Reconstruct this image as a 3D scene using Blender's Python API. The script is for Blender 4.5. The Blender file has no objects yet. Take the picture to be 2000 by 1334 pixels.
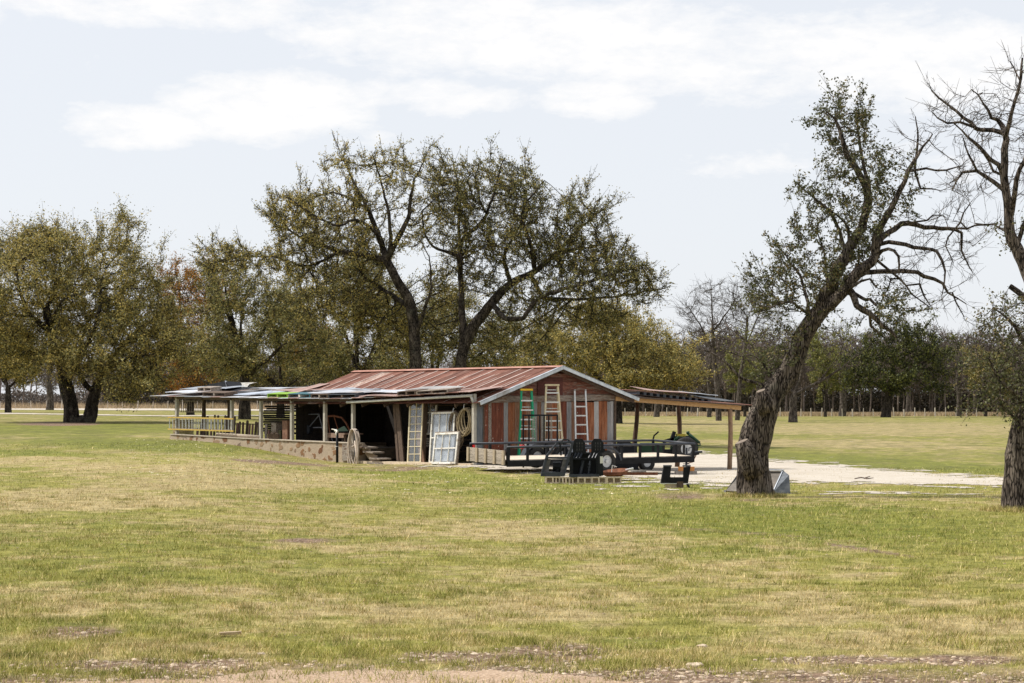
import bpy, math, random
import numpy as np
from mathutils import Vector, Matrix
R = math.radians
random.seed(7)
RNG = np.random.default_rng(11)
SC = bpy.context.scene
COL = SC.collection
F, EYE = 4000.0, 1.8          # focal length in photo pixels, eye height

# ------------------------------------------------------------------ terrain
def sstep(a, b, x):
    t = np.clip((np.asarray(x, float) - a) / (b - a), 0, 1)
    return t * t * (3 - 2 * t)

def _hash(ix, iy, seed):
    h = (ix * 374761393 + iy * 668265263 + seed * 974634777) & 0xFFFFFFFF
    h = ((h ^ (h >> 13)) * 1274126177) & 0xFFFFFFFF
    return ((h ^ (h >> 16)) & 0xFFFF) / 65535.0

def vnoise(x, y, seed=0):
    x = np.asarray(x, float); y = np.asarray(y, float)
    ix = np.floor(x).astype(np.int64); iy = np.floor(y).astype(np.int64)
    fx = x - ix; fy = y - iy
    fx = fx * fx * (3 - 2 * fx); fy = fy * fy * (3 - 2 * fy)
    a = _hash(ix, iy, seed); b = _hash(ix + 1, iy, seed)
    c = _hash(ix, iy + 1, seed); d = _hash(ix + 1, iy + 1, seed)
    return (a * (1 - fx) + b * fx) * (1 - fy) + (c * (1 - fx) + d * fx) * fy

def fbm(x, y, seed=0, octs=4):
    s = 0; a = .5; t = 0
    for k in range(octs):
        s = s + a * vnoise(x * 2 ** k + 13.1 * k, y * 2 ** k - 7.7 * k, seed + k); t += a; a *= .55
    return s / t

_cols = [(-.164, [(0, 0), (12, 0), (40, .12), (60, .36), (80, .64), (128, 1.0), (160, 1.24), (250, 1.55), (350, 1.8), (520, 2.3), (3000, 3)]),
         (-.0775, [(0, 0), (12, 0), (45, -.05), (64, -.08), (70.8, -.05), (80, .15), (110, .6), (150, .95), (350, 1.5), (520, 1.9), (3000, 3)]),
         (-.018, [(0, 0), (12, 0), (45, -.1), (58, -.12), (65.6, .0), (90, .0), (150, .3), (350, .95), (520, 1.2), (3000, 3)]),
         (.09, [(0, 0), (12, 0), (45, -.1), (60, -.18), (73, -.34), (100, -.25), (150, .0), (350, .66), (520, .9), (3000, 3)])]

def hgt(x, y):
    x = np.asarray(x, float); y = np.asarray(y, float)
    Z = np.maximum(y, 3.0)
    u = x / Z
    zs = [np.interp(Z, [p[0] for p in c], [p[1] for p in c]) for _, c in _cols]
    us = [c[0] for c in _cols]
    out = zs[0]
    for i in range(3):
        out = out + (zs[i + 1] - zs[i]) * sstep(us[i], us[i + 1], u)
    out = out + .05 * (fbm(x * .25, y * .25, 3, 3) - .5) + .035 * (fbm(x * 1.3, y * 1.3, 9, 2) - .5) * (1 - sstep(50, 60, Z))
    # bare mounded earth ring under the left oak
    return out

def H(x, y):
    return float(hgt(x, y))

def P(px, py, Z):
    return Vector(((px - 1000) / F * Z, Z, EYE - (py - 800) / F * Z))

def G(px, py):
    """the ground point seen at photo pixel px, py"""
    lo = 8.0
    a = (px - 1000) / F; b = (py - 800) / F
    Z = lo
    while Z < 700:
        if H(a * Z, Z) >= EYE - b * Z: break
        Z += .2 if Z < 100 else 1.0
    return Vector((a * Z, Z, H(a * Z, Z)))

def GZ(px, Z, dz=0):
    x = (px - 1000) / F * Z
    return Vector((x, Z, H(x, Z) + dz))

# ------------------------------------------------------------------ materials
_M = {}
class N:
    def __init__(s, name):
        s.m = bpy.data.materials.new(name); s.m.use_nodes = True
        s.t = s.m.node_tree; s.n = s.t.nodes; s.l = s.t.links
        s.b = s.n['Principled BSDF']; s.o = s.n['Material Output']
    def new(s, t, **k):
        q = s.n.new(t)
        for a, v in k.items():
            if a.startswith('i_'):
                key = a[2:]
                q.inputs[int(key) if key.isdigit() else key.replace('_', ' ')].default_value = v
            else: setattr(q, a, v)
        return q
    def link(s, a, b): s.l.new(a, b)
    def coords(s, scale=(1, 1, 1), kind='Object', rot=(0, 0, 0)):
        c = s.new('ShaderNodeTexCoord'); mp = s.new('ShaderNodeMapping')
        mp.inputs['Scale'].default_value = scale; mp.inputs['Rotation'].default_value = rot
        s.link(c.outputs[kind], mp.inputs[0]); return mp.outputs[0]
    def noise(s, vec, scale=5, detail=6, rough=.6, dist=0):
        q = s.new('ShaderNodeTexNoise'); q.inputs['Scale'].default_value = scale
        q.inputs['Detail'].default_value = detail; q.inputs['Roughness'].default_value = rough
        q.inputs['Distortion'].default_value = dist
        if vec is not None: s.link(vec, q.inputs['Vector'])
        return q.outputs['Fac']
    def ramp(s, fac, stops, interp='LINEAR'):
        q = s.new('ShaderNodeValToRGB'); q.color_ramp.interpolation = interp
        e = q.color_ramp.elements
        while len(e) < len(stops): e.new(.5)
        for el, (p, c) in zip(e, stops):
            el.position = p
            el.color = (c, c, c, 1) if isinstance(c, (int, float)) else (*c, 1)
        s.link(fac, q.inputs[0]); return q.outputs[0]
    def mix(s, fac, a, b, kind='MIX'):
        q = s.new('ShaderNodeMix', data_type='RGBA', blend_type=kind)
        for sock, v in ((q.inputs[0], fac), (q.inputs[6], a), (q.inputs[7], b)):
            if isinstance(v, (int, float)): sock.default_value = v
            elif isinstance(v, tuple): sock.default_value = (*v, 1)
            else: s.link(v, sock)
        return q.outputs[2]
    def math(s, op, a, b=0.0, clamp=False):
        q = s.new('ShaderNodeMath', operation=op, use_clamp=clamp)
        for i, v in enumerate((a, b)):
            if isinstance(v, (int, float)): q.inputs[i].default_value = v
            else: s.link(v, q.inputs[i])
        return q.outputs[0]
    def island(s):
        return s.new('ShaderNodeNewGeometry').outputs['Random Per Island']
    def attr(s, name):
        return s.new('ShaderNodeAttribute', attribute_name=name).outputs['Fac']
    def bump(s, fac, strength=.3, dist=.02):
        q = s.new('ShaderNodeBump'); q.inputs['Strength'].default_value = strength; q.inputs['Distance'].default_value = dist
        s.link(fac, q.inputs['Height']); s.link(q.outputs[0], s.b.inputs['Normal'])
    def done(s, col=None, rough=.7, metal=0., spec=.5):
        if col is not None:
            if isinstance(col, tuple): s.b.inputs['Base Color'].default_value = (*col, 1)
            else: s.link(col, s.b.inputs['Base Color'])
        if isinstance(rough, (int, float)): s.b.inputs['Roughness'].default_value = rough
        else: s.link(rough, s.b.inputs['Roughness'])
        s.b.inputs['Metallic'].default_value = metal
        s.b.inputs['Specular IOR Level'].default_value = spec
        return s.m

def simple(name, c1, c2, scale=8, stretch=(1, 1, 1), rough=.7, metal=0., bump=.2, vary=.25, spec=.4, c3=None, lo=.35, hi=.65):
    """two or three colours worked together by noise, each loose piece a little different"""
    if name in _M: return _M[name]
    n = N(name); v = n.coords(stretch)
    f = n.noise(v, scale, 8, .65)
    c = n.ramp(f, [(lo, c1), (hi, c2)])
    if c3 is not None:
        g = n.noise(v, scale * .31, 5, .7, .6)
        c = n.mix(n.ramp(g, [(.5, 0.), (.62, 1.)]), c, c3)
    if vary:
        k = n.math('ADD', n.math('MULTIPLY', n.island(), vary * 2), 1 - vary)
        hsv = n.new('ShaderNodeHueSaturation'); n.link(c, hsv.inputs['Color']); n.link(k, hsv.inputs['Value']); c = hsv.outputs[0]
    if bump: n.bump(f, bump, .02)
    _M[name] = n.done(c, rough, metal, spec); return _M[name]

# ------------------------------------------------------------------ mesh helpers
class MB:
    def __init__(s): s.v = []; s.f = []; s.mi = []; s.k = 0
    def add(s, vs, fs, T=None, m=None):
        o = len(s.v)
        s.v += [tuple(T @ Vector(p)) for p in vs] if T is not None else [tuple(p) for p in vs]
        s.f += [tuple(o + i for i in f) for f in fs]; s.mi += [s.k if m is None else m] * len(fs)
        return s
    def box(s, c, d, rz=0, rx=0, ry=0, T=None, j=0):
        x, y, z = d[0] / 2, d[1] / 2, d[2] / 2
        vs = [(-x, -y, -z), (x, -y, -z), (x, y, -z), (-x, y, -z), (-x, -y, z), (x, -y, z), (x, y, z), (-x, y, z)]
        if j: vs = [tuple(q + random.uniform(-j, j) for q in p) for p in vs]
        M_ = Matrix.Translation(c) @ Matrix.Rotation(rz, 4, 'Z') @ Matrix.Rotation(ry, 4, 'Y') @ Matrix.Rotation(rx, 4, 'X')
        if T is not None: M_ = T @ M_
        return s.add(vs, [(0, 3, 2, 1), (4, 5, 6, 7), (0, 1, 5, 4), (1, 2, 6, 5), (2, 3, 7, 6), (3, 0, 4, 7)], M_)
    def bar(s, a, b, w, h=None, up=(0, 0, 1)):
        """a rectangular bar from a to b, w across, h along up"""
        h = h or w; a = Vector(a); b = Vector(b); d = (b - a); L = d.length; d.normalize()
        up = Vector(up)
        if abs(d.dot(up)) > .98: up = Vector((0, 1, 0))
        x = d.cross(up).normalized(); z = x.cross(d)
        M_ = Matrix((x, d, z)).transposed().to_4x4(); M_.translation = (a + b) / 2
        return s.box((0, 0, 0), (w, L, h), T=M_)
    def tube(s, pts, r, n=8, cap=True):
        pts = [Vector(p) for p in pts]; rs = r if isinstance(r, (list, tuple)) else [r] * len(pts)
        o = len(s.v); N_ = len(pts); x = None
        for i, p in enumerate(pts):
            d = (pts[min(i + 1, N_ - 1)] - pts[max(i - 1, 0)]).normalized()
            if x is None: x = d.cross(Vector((0, 0, 1)) if abs(d.z) < .9 else Vector((0, 1, 0)))
            else: x = x - d * x.dot(d)
            x.normalize(); y = d.cross(x)
            s.v += [tuple(p + rs[i] * (math.cos(2 * math.pi * k / n) * x + math.sin(2 * math.pi * k / n) * y)) for k in range(n)]
        fs = []
        for i in range(N_ - 1):
            for k in range(n):
                a = o + i * n + k; b = o + i * n + (k + 1) % n
                fs.append((a, b, b + n, a + n))
        if cap: fs += [tuple(o + k for k in range(n))[::-1], tuple(o + (N_ - 1) * n + k for k in range(n))]
        s.f += fs; s.mi += [s.k] * len(fs); return s
    def disc(s, c, axis, r, t, n=20, hole=0):
        """a wheel-like ring or disc around axis"""
        ax = Vector(axis).normalized(); c = Vector(c)
        if hole:
            prof = [(hole, -t / 2), (r * .93, -t / 2), (r, -t / 4), (r, t / 4), (r * .93, t / 2), (hole, t / 2)]
        else:
            prof = [(0.001, -t / 2), (r, -t / 2), (r, t / 2), (0.001, t / 2)]
        x = ax.cross(Vector((0, 0, 1)));
        if x.length < .05: x = Vector((1, 0, 0))
        x.normalize(); y = ax.cross(x); o = len(s.v); m = len(prof)
        for k in range(n):
            a = 2 * math.pi * k / n; rd = math.cos(a) * x + math.sin(a) * y
            s.v += [tuple(c + rd * q[0] + ax * q[1]) for q in prof]
        for k in range(n):
            for i in range(m if hole else m - 1):
                j = (i + 1) % m; k2 = (k + 1) % n
                s.f.append((o + k * m + i, o + k * m + j, o + k2 * m + j, o + k2 * m + i)); s.mi.append(s.k)
        return s
    def prism(s, poly, thick, T=None):
        """a flat outline (x, z) given a thickness along y"""
        n = len(poly); a = [(p[0], -thick / 2, p[1]) for p in poly]; b = [(p[0], thick / 2, p[1]) for p in poly]
        fs = [tuple(range(n)), tuple(range(2 * n - 1, n - 1, -1))]
        fs += [(i, i + n, (i + 1) % n + n, (i + 1) % n) for i in range(n)]
        return s.add(a + b, fs, T)
    def corr(s, p0, du, dv, W, L, pitch=.076, amp=.009, th=.002, rows=3, sag=0., wob=0., per=4, T=None):
        """corrugated sheet: W along du (across the waves), L along dv"""
        p0 = Vector(p0); du = Vector(du).normalized(); dv = Vector(dv).normalized(); nn = du.cross(dv).normalized()
        nu = max(4, int(W / pitch * per)); o = len(s.v); ph = random.random() * 9
        for side in (0, 1):
            for j in range(rows + 1):
                for i in range(nu + 1):
                    a = i / nu * W; b = j / rows * L
                    z = amp * math.sin(2 * math.pi * a / pitch) - sag * 4 * (j / rows) * (1 - j / rows) + wob * (math.sin(a * 2.3 + ph) * math.sin(b * 1.7 + ph * 2))
                    q = p0 + du * a + dv * b + nn * (z - side * th)
                    s.v.append(tuple(T @ q if T is not None else q))
        w = nu + 1; K = w * (rows + 1)
        for j in range(rows):
            for i in range(nu):
                a = o + j * w + i
                s.f += [(a, a + 1, a + w + 1, a + w), (a + K, a + K + w, a + K + w + 1, a + K + 1)]; s.mi += [s.k] * 2
        for i in range(nu):
            for j, sg in ((0, 0), (rows, 1)):
                a = o + j * w + i; q = (a, a + K, a + K + 1, a + 1)
                s.f.append(q[::-1] if sg else q); s.mi.append(s.k)
        for j in range(rows):
            for i in (0, nu):
                a = o + j * w + i; s.f.append((a, a + w, a + w + K, a + K)); s.mi.append(s.k)
        return s
    def build(s, name, mats, parent=None, loc=None, smooth=False):
        me = bpy.data.meshes.new(name); me.from_pydata(s.v, [], s.f); me.update()
        if not isinstance(mats, (list, tuple)): mats = [mats]
        for m in mats: me.materials.append(m)
        if len(mats) > 1: me.polygons.foreach_set('material_index', s.mi)
        if smooth: me.polygons.foreach_set('use_smooth', [True] * len(me.polygons))
        ob = bpy.data.objects.new(name, me); COL.objects.link(ob)
        if parent is not None: ob.parent = parent
        if loc is not None: ob.location = loc
        return ob

def tag(o, label=None, cat=None, group=None, kind=None):
    if label: o['label'] = label
    if cat: o['category'] = cat
    if group: o['group'] = group
    if kind: o['kind'] = kind
    return o

def thing(name, label, cat, loc=(0, 0, 0), rz=0, group=None, rx=0, ry=0):
    o = bpy.data.objects.new(name, None); COL.objects.link(o); o.empty_display_size = .2
    o.location = loc; o.rotation_euler = (rx, ry, rz)
    return tag(o, label, cat, group)

def npmesh(name, V, faces_n, idx, mats, parent=None, attrs=None, smooth=False, matidx=None):
    """fast mesh: V (n,3); faces all with faces_n corners; idx flat"""
    me = bpy.data.meshes.new(name)
    nf = len(idx) // faces_n
    me.vertices.add(len(V)); me.vertices.foreach_set('co', np.ascontiguousarray(V, np.float32).ravel())
    me.loops.add(len(idx)); me.loops.foreach_set('vertex_index', np.ascontiguousarray(idx, np.int32))
    me.polygons.add(nf); me.polygons.foreach_set('loop_start', np.arange(0, nf * faces_n, faces_n, dtype=np.int32))
    if smooth: me.polygons.foreach_set('use_smooth', np.ones(nf, bool))
    for m in (mats if isinstance(mats, (list, tuple)) else [mats]): me.materials.append(m)
    if matidx is not None: me.polygons.foreach_set('material_index', np.ascontiguousarray(matidx, np.int32))
    me.update(calc_edges=True)
    for k, a in (attrs or {}).items():
        at = me.attributes.new(k, 'FLOAT', 'POINT'); at.data.foreach_set('value', np.ascontiguousarray(a, np.float32))
    ob = bpy.data.objects.new(name, me); COL.objects.link(ob)
    if parent is not None: ob.parent = parent
    return ob

# ------------------------------------------------------------------ camera, light, sky
cam = bpy.data.cameras.new('camera'); co = bpy.data.objects.new('camera', cam); COL.objects.link(co)
cam.sensor_width = 36; cam.lens = 36 * F / 2000; cam.shift_y = (800 - 667) / 2000; cam.clip_end = 6000; cam.clip_start = .3
co.location = (0, 0, EYE); co.rotation_euler = (R(90), 0, 0); SC.camera = co
SUN_EL, SUN_PHI = R(54), R(99)
sv = Vector((-math.sin(SUN_PHI) * math.cos(SUN_EL), -math.cos(SUN_PHI) * math.cos(SUN_EL), math.sin(SUN_EL)))
sl = bpy.data.lights.new('sun', 'SUN'); sl.energy = 4.9; sl.angle = R(.5); sl.color = (1, .955, .88)
so = bpy.data.objects.new('sun', sl); COL.objects.link(so); so.rotation_euler = sv.to_track_quat('Z', 'Y').to_euler(); so.location = (0, 0, 50)

W = bpy.data.worlds.new('World'); SC.world = W; W.use_nodes = True
wt = W.node_tree; wn = wt.nodes; wl = wt.links
bg = wn['Background']; bg.inputs['Strength'].default_value = .1
sky = wn.new('ShaderNodeTexSky'); sky.sky_type = 'NISHITA'; sky.sun_disc = False
sky.sun_elevation = SUN_EL; sky.sun_rotation = R(279); sky.air_density = 1; sky.dust_density = 1.5; sky.ozone_density = 1
geo = wn.new('ShaderNodeNewGeometry'); sep = wn.new('ShaderNodeSeparateXYZ')
tc = wn.new('ShaderNodeTexCoord'); wl.new(tc.outputs['Generated'], sep.inputs[0])
def wm(op, a, b=0., clamp=False):
    q = wn.new('ShaderNodeMath'); q.operation = op; q.use_clamp = clamp
    for i, v in enumerate((a, b)):
        if isinstance(v, (int, float)): q.inputs[i].default_value = v
        else: wl.new(v, q.inputs[i])
    return q.outputs[0]
def wramp(f, stops):
    q = wn.new('ShaderNodeValToRGB'); e = q.color_ramp.elements
    while len(e) < len(stops): e.new(.5)
    for el, (p, c) in zip(e, stops): el.position = p; el.color = (c, c, c, 1)
    wl.new(f, q.inputs[0]); return q.outputs[0]
# azimuth / elevation of the view direction, so each cloud keeps its place in the sky
az = wm('ARCTAN2', sep.outputs[0], sep.outputs[1]); el = wm('ARCSINE', sep.outputs[2])
cmb = wn.new('ShaderNodeCombineXYZ'); wl.new(wm('MULTIPLY', az, 1.0), cmb.inputs[0]); wl.new(wm('MULTIPLY', el, 2.4), cmb.inputs[1])
def wnoise(scale, detail, rough=.55, dist=0.):
    q = wn.new('ShaderNodeTexNoise'); q.inputs['Scale'].default_value = scale; q.inputs['Detail'].default_value = detail
    q.inputs['Roughness'].default_value = rough; q.inputs['Distortion'].default_value = dist; wl.new(cmb.outputs[0], q.inputs['Vector']); return q.outputs[0]
n1 = wnoise(7, 8, .6, .3); n2 = wnoise(26, 7, .62, .2)
blobs = [(545, 215, 190, 62, 1.0), (260, 258, 140, 40, .9), (700, 265, 60, 22, .5), (300, 20, 300, 40, .8), (880, 192, 120, 36, .75),
         (1170, 195, 105, 38, .95), (1050, 70, 420, 75, .9), (1500, 120, 420, 80, .85), (1900, 150, 260, 70, .85), (1430, 325, 130, 26, .55),
         (1780, 330, 330, 40, .35), (720, 175, 90, 24, .45), (60, 40, 110, 30, .4)]
cl = None
for (cx, cy, rx, ry, a) in blobs:
    dx = wm('DIVIDE', wm('SUBTRACT', az, math.atan((cx - 1000) / F)), rx / F)
    dy = wm('DIVIDE', wm('SUBTRACT', el, math.atan((800 - cy) / F)), ry / F)
    d = wm('ADD', wm('MULTIPLY', dx, dx), wm('MULTIPLY', dy, dy))
    v = wm('MULTIPLY', wm('SUBTRACT', 1.25, wm('MULTIPLY', d, .6), True), a)
    cl = v if cl is None else wm('MAXIMUM', cl, v)
n3 = wnoise(90, 6, .65, .3)
nn = wm('ADD', wm('MULTIPLY', n1, .42), wm('ADD', wm('MULTIPLY', n2, .40), wm('MULTIPLY', n3, .18)))
cm = wramp(wm('MULTIPLY', wm('ADD', cl, wm('MULTIPLY', wm('SUBTRACT', nn, .5), 4.2)), .62), [(.22, 0.), (.40, .5), (.62, 1.)])
vmix = wn.new('ShaderNodeMix'); vmix.data_type = 'RGBA'; vmix.inputs[0].default_value = .80
wl.new(sky.outputs[0], vmix.inputs[6]); vmix.inputs[7].default_value = (9.6, 9.85, 10.35, 1)
cmix = wn.new('ShaderNodeMix'); cmix.data_type = 'RGBA'; wl.new(wm('MULTIPLY', cm, .9), cmix.inputs[0])
wl.new(vmix.outputs[2], cmix.inputs[6]); cmix.inputs[7].default_value = (10.3, 10.2, 10.15, 1)
wl.new(cmix.outputs[2], bg.inputs['Color'])
SC.view_settings.view_transform = 'Standard'; SC.view_settings.look = 'None'; SC.view_settings.exposure = 0; SC.view_settings.gamma = 1
SC.cycles.max_bounces = 6; SC.cycles.transparent_max_bounces = 6; SC.cycles.diffuse_bounces = 3
SC.cycles.use_denoising = True
# ------------------------------------------------------------------ ground cover layout (world positions)
def toph(X, Y):
    Z = np.maximum(Y, 3.); z = hgt(X, Y)
    return 1000 + F * X / Z, 800 + F * (EYE - z) / Z

def ell(px, py, cx, cy, rx, ry, slope=0.):
    d = ((px - cx) / rx) ** 2 + ((py - cy - slope * (px - cx)) / ry) ** 2
    return np.clip(1.35 - d, 0, 1)

def masks(X, Y):
    """dry, lush and bare-earth amounts for ground positions"""
    px, py = toph(X, Y)
    n = fbm(X * .16, Y * .16, 21, 4); n2 = fbm(X * .7, Y * .7, 31, 4); n3 = fbm(X * 2.6, Y * 2.6, 41, 3)
    dry = .34 + .7 * (n - .5) + 1.3 * (n2 - .5) + 1.5 * (n3 - .5)
    lush = np.clip((fbm(X * .3, Y * .3, 51, 4) - .5) * 2.2 + .12, 0, 1)
    def D(*a, k=.6):
        nonlocal dry; dry = dry + k * ell(px, py, *a)
    def L(*a, k=.8):
        nonlocal dry, lush; e = ell(px, py, *a); lush = lush + k * e; dry = dry - .6 * k * e
    D(420, 930, 330, 26, .03); D(150, 975, 260, 26, 0., k=.4); D(60, 900, 130, 9, k=.4)
    D(1100, 1045, 230, 28, .05, k=.35); D(1450, 1125, 480, 38, .10, k=.25); D(1700, 1200, 400, 50, .03, k=.25); D(900, 1190, 300, 30, k=.25)
    D(1150, 1180, 170, 30, k=.35); D(1850, 1230, 160, 28, k=.4)
    D(1730, 838, 420, 13, k=.55); D(1650, 868, 330, 9, .02, k=.5); D(1300, 826, 160, 10, k=.4)
    L(140, 838, 240, 13); L(300, 870, 260, 14, .05); L(1500, 1010, 560, 32, .03, k=.75); L(1150, 955, 350, 16, .0, k=.6); L(700, 925, 330, 10, .04, k=.6)
    L(1750, 1050, 420, 24, .06, k=.5); L(120, 1130, 260, 40, k=.35); L(560, 1120, 300, 35, k=.3); L(1700, 903, 480, 13, .06, k=.9); L(1330, 850, 280, 9, k=.5)
    L(60, 885, 170, 6, .03, k=.7); L(1250, 1250, 160, 18, k=.5); L(640, 1262, 90, 12, k=.6)  # the far-left strip is tree shadow painted in as darker green
    # bare earth and stones along the foreground edge
    e = (fbm(X * .9, Y * .45, 61, 4) - .5) * 3.4
    line = np.interp(px, [0, 350, 420, 700, 1000, 1400, 1700, 2000], [1306, 1312, 1300, 1288, 1286, 1306, 1304, 1310])
    bare = np.clip((py - line) / 26. + e - .35, 0, 1) * (py > 1225)
    def B(*a, k=1.3, o=.3):
        nonlocal bare; q = ell(px, py, *a); bare = np.maximum(bare, np.clip(k * q + e * .8 - o, 0, 1) * np.clip(q * 2.5, 0, 1))
    B(880, 1285, 210, 15); B(1080, 1275, 130, 20); B(1350, 1320, 320, 16); B(620, 1056, 90, 5); B(150, 1235, 110, 14); B(1650, 1290, 180, 10, o=.5)
    B(1700, 1075, 90, 3, .15, o=.2); B(1450, 1040, 160, 2.5, .07, o=.1); B(1860, 1290, 140, 10, o=.5)
    B(115, 828, 80, 4, o=-.1); B(1330, 968, 70, 10, o=.3); B(1480, 974, 55, 6, k=.9, o=.45); B(560, 905, 120, 4, .07, o=.4); B(420, 1300, 420, 14, .0, o=.25)
    B(760, 915, 110, 6, .0, o=.7)
    return np.clip(dry, 0, 1), np.clip(lush, 0, 1), bare

def ground_colour(n, pos_scale=1.0, blade=False):
    dry, lush, bare = n.attr('dry'), n.attr('lush'), n.attr('bare')
    v = n.coords((1, 1, 1))
    f1 = n.noise(v, 1.6, 6, .7); f2 = n.noise(v, 9, 6, .75); f3 = n.noise(v, 42, 4, .7)
    f0 = n.noise(v, 3.2, 5, .75); f0r = n.ramp(f0, [(.36, 0.), (.64, 1.)])
    green = n.mix(f0r, (.165, .162, .030), (.40, .36, .092))
    lushc = n.mix(f0r, (.10, .126, .018), (.29, .285, .05))
    straw = n.mix(f0r, (.28, .21, .095), (.57, .455, .23))
    green = n.mix(lush, green, lushc)
    w = n.math('ADD', dry, n.math('MULTIPLY', n.math('SUBTRACT', f3 if not blade else n.island(), .5), 1.3))
    w = n.math('ADD', w, n.math('MULTIPLY', n.math('SUBTRACT', f1, .5), .8))
    c = n.mix(n.ramp(w, [(.2, 0.), (.85, 1.)]), green, straw)
    return c, bare, f1, f2, f3, v

def mk_ground():
    n = N('grass_ground'); c, bare, f1, f2, f3, v = ground_colour(n)
    vo = n.new('ShaderNodeTexVoronoi'); vo.inputs['Scale'].default_value = 17; n.link(v, vo.inputs['Vector'])
    st = n.ramp(vo.outputs['Distance'], [(.18, 1.), (.30, 0.)])
    pick = n.ramp(n.new('ShaderNodeSeparateColor').outputs[0], [(0, 0.), (1, 1.)])
    sc = n.new('ShaderNodeSeparateColor'); n.link(vo.outputs['Color'], sc.inputs[0])
    keep = n.ramp(sc.outputs[0], [(.30, 0.), (.35, 1.)])
    fe = n.ramp(n.noise(v, 6, 7, .8), [(.38, 0.), (.62, 1.)]); earth = n.mix(fe, (.055, .034, .022), (.30, .20, .135))
    earth = n.mix(n.math('MULTIPLY', st, keep), earth, (.52, .42, .32))
    # dark gaps between the grass
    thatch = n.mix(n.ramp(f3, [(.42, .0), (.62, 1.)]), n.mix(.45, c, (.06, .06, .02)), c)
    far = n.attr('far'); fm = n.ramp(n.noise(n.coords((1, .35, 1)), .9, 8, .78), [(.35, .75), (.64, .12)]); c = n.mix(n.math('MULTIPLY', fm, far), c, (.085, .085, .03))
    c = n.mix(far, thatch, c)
    n.bump(n.math('ADD', f2, f3), .6, .03)
    return n.done(n.mix(bare, c, earth), .95, 0, .15)

def mk_blade():
    n = N('grass_blades'); c, bare, f1, f2, f3, v = ground_colour(n, blade=True)
    hsv = n.new('ShaderNodeHueSaturation'); n.link(c, hsv.inputs['Color'])
    n.link(n.math('ADD', n.math('MULTIPLY', n.island(), .95), .78), hsv.inputs['Value'])
    m = n.done(hsv.outputs[0], .8, 0, .2)
    return m

GROUND = mk_ground(); BLADE = mk_blade()

def gridmesh(us, Ys, name, mat, off=0., keep=None, K=12, attrs=True):
    U, YY = np.meshgrid(us, Ys); X = U * (YY + K)
    Zs = hgt(X, YY) + off
    V = np.stack([X, YY, Zs], -1).reshape(-1, 3); w = len(us)
    i, j = np.meshgrid(np.arange(len(us) - 1), np.arange(len(Ys) - 1)); a = (j * w + i).ravel()
    q = np.stack([a, a + 1, a + w + 1, a + w], -1)
    if keep is not None:
        cx = V[q].mean(1); q = q[keep(cx[:, 0], cx[:, 1])]
    at = None
    if attrs:
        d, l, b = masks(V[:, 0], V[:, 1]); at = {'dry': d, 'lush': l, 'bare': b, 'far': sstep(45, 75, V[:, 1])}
    return npmesh(name, V, 4, q.ravel(), mat, attrs=at, smooth=True)

us = np.concatenate([np.linspace(-2.2, -.42, 30), np.linspace(-.4, .4, 420), np.linspace(.42, 2.2, 30)])
Ys = np.concatenate([np.linspace(-6, 3.5, 12), 4 * np.exp(np.linspace(0, math.log(3000 / 4.), 620))])
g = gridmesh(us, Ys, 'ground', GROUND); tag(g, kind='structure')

# gravel: real sheets a few millimetres above the soil, their edges frayed by grass
def gravel_mat(name, a, b, c, scale=30):
    n = N(name); v = n.coords()
    vo = n.new('ShaderNodeTexVoronoi'); vo.inputs['Scale'].default_value = scale; n.link(v, vo.inputs['Vector'])
    sc = n.new('ShaderNodeSeparateColor'); n.link(vo.outputs['Color'], sc.inputs[0])
    f = n.noise(v, .6, 6, .7); f2 = n.noise(v, 6, 6, .7)
    col = n.mix(sc.outputs[0], a, b); col = n.mix(n.ramp(f, [(.45, 0.), (.7, .7)]), col, c)
    col = n.mix(n.ramp(f2, [(.3, .55), (.5, 0.)]), col, c)
    n.bump(vo.outputs['Distance'], .5, .03); return n.done(col, .95, 0, .2)
GRAVEL = gravel_mat('pale_limestone_gravel', (.58, .525, .45), (.44, .39, .325), (.36, .30, .22))
PATHG = gravel_mat('pinkish_path_gravel', (.47, .35, .25), (.36, .25, .165), (.27, .18, .11), 45)

def road_keep(X, Y):
    px, py = toph(X, Y)
    up = np.interp(px, [1195, 1210, 1370, 1500, 1700, 1960, 2600], [905, 884, 880, 897, 913, 934, 965])
    lo = np.interp(px, [1195, 1330, 1400, 1560, 1700, 1970, 2600], [930, 948, 946, 944, 946, 952, 975])
    m = np.minimum(py - up, lo - py) / 7.
    up2 = np.interp(px, [735, 800, 930, 1200], [912, 906, 900, 896]); lo2 = np.interp(px, [735, 830, 1000, 1200], [904, 912, 926, 940])
    m = np.maximum(m - np.clip((1290 - px) / 40., 0, 9), np.minimum(py - up2, lo2 - py) / 9. - np.clip((775 - px) / 25., 0, 9) - np.clip((px - 1300) / 40., 0, 9))
    m2 = 1.1 * ell(px, py, 1740, 966, 200, 7) - .75
    m3 = 1.1 * ell(px, py, 1330, 945, 200, 16) - .75
    nse = (fbm(X * 1.8, Y * 1.0, 71, 5) - .5) * 3.4
    hole = (fbm(X * 3.5, Y * 2.5, 77, 3) - .5) * 3.0 * (py > up)
    return (m + nse > .12) & (m + nse * .4 + hole > -.3 + .8 * (np.abs(px - 1080) < 330)) | (m2 + nse > .35) | (m3 + nse > .55)
Yr = np.arange(46, 125, .14); ur = np.linspace(-.09, .34, 800)
r = gridmesh(ur, Yr, 'gravel_road', GRAVEL, .012, road_keep, K=0, attrs=False); tag(r, kind='structure')

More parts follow.
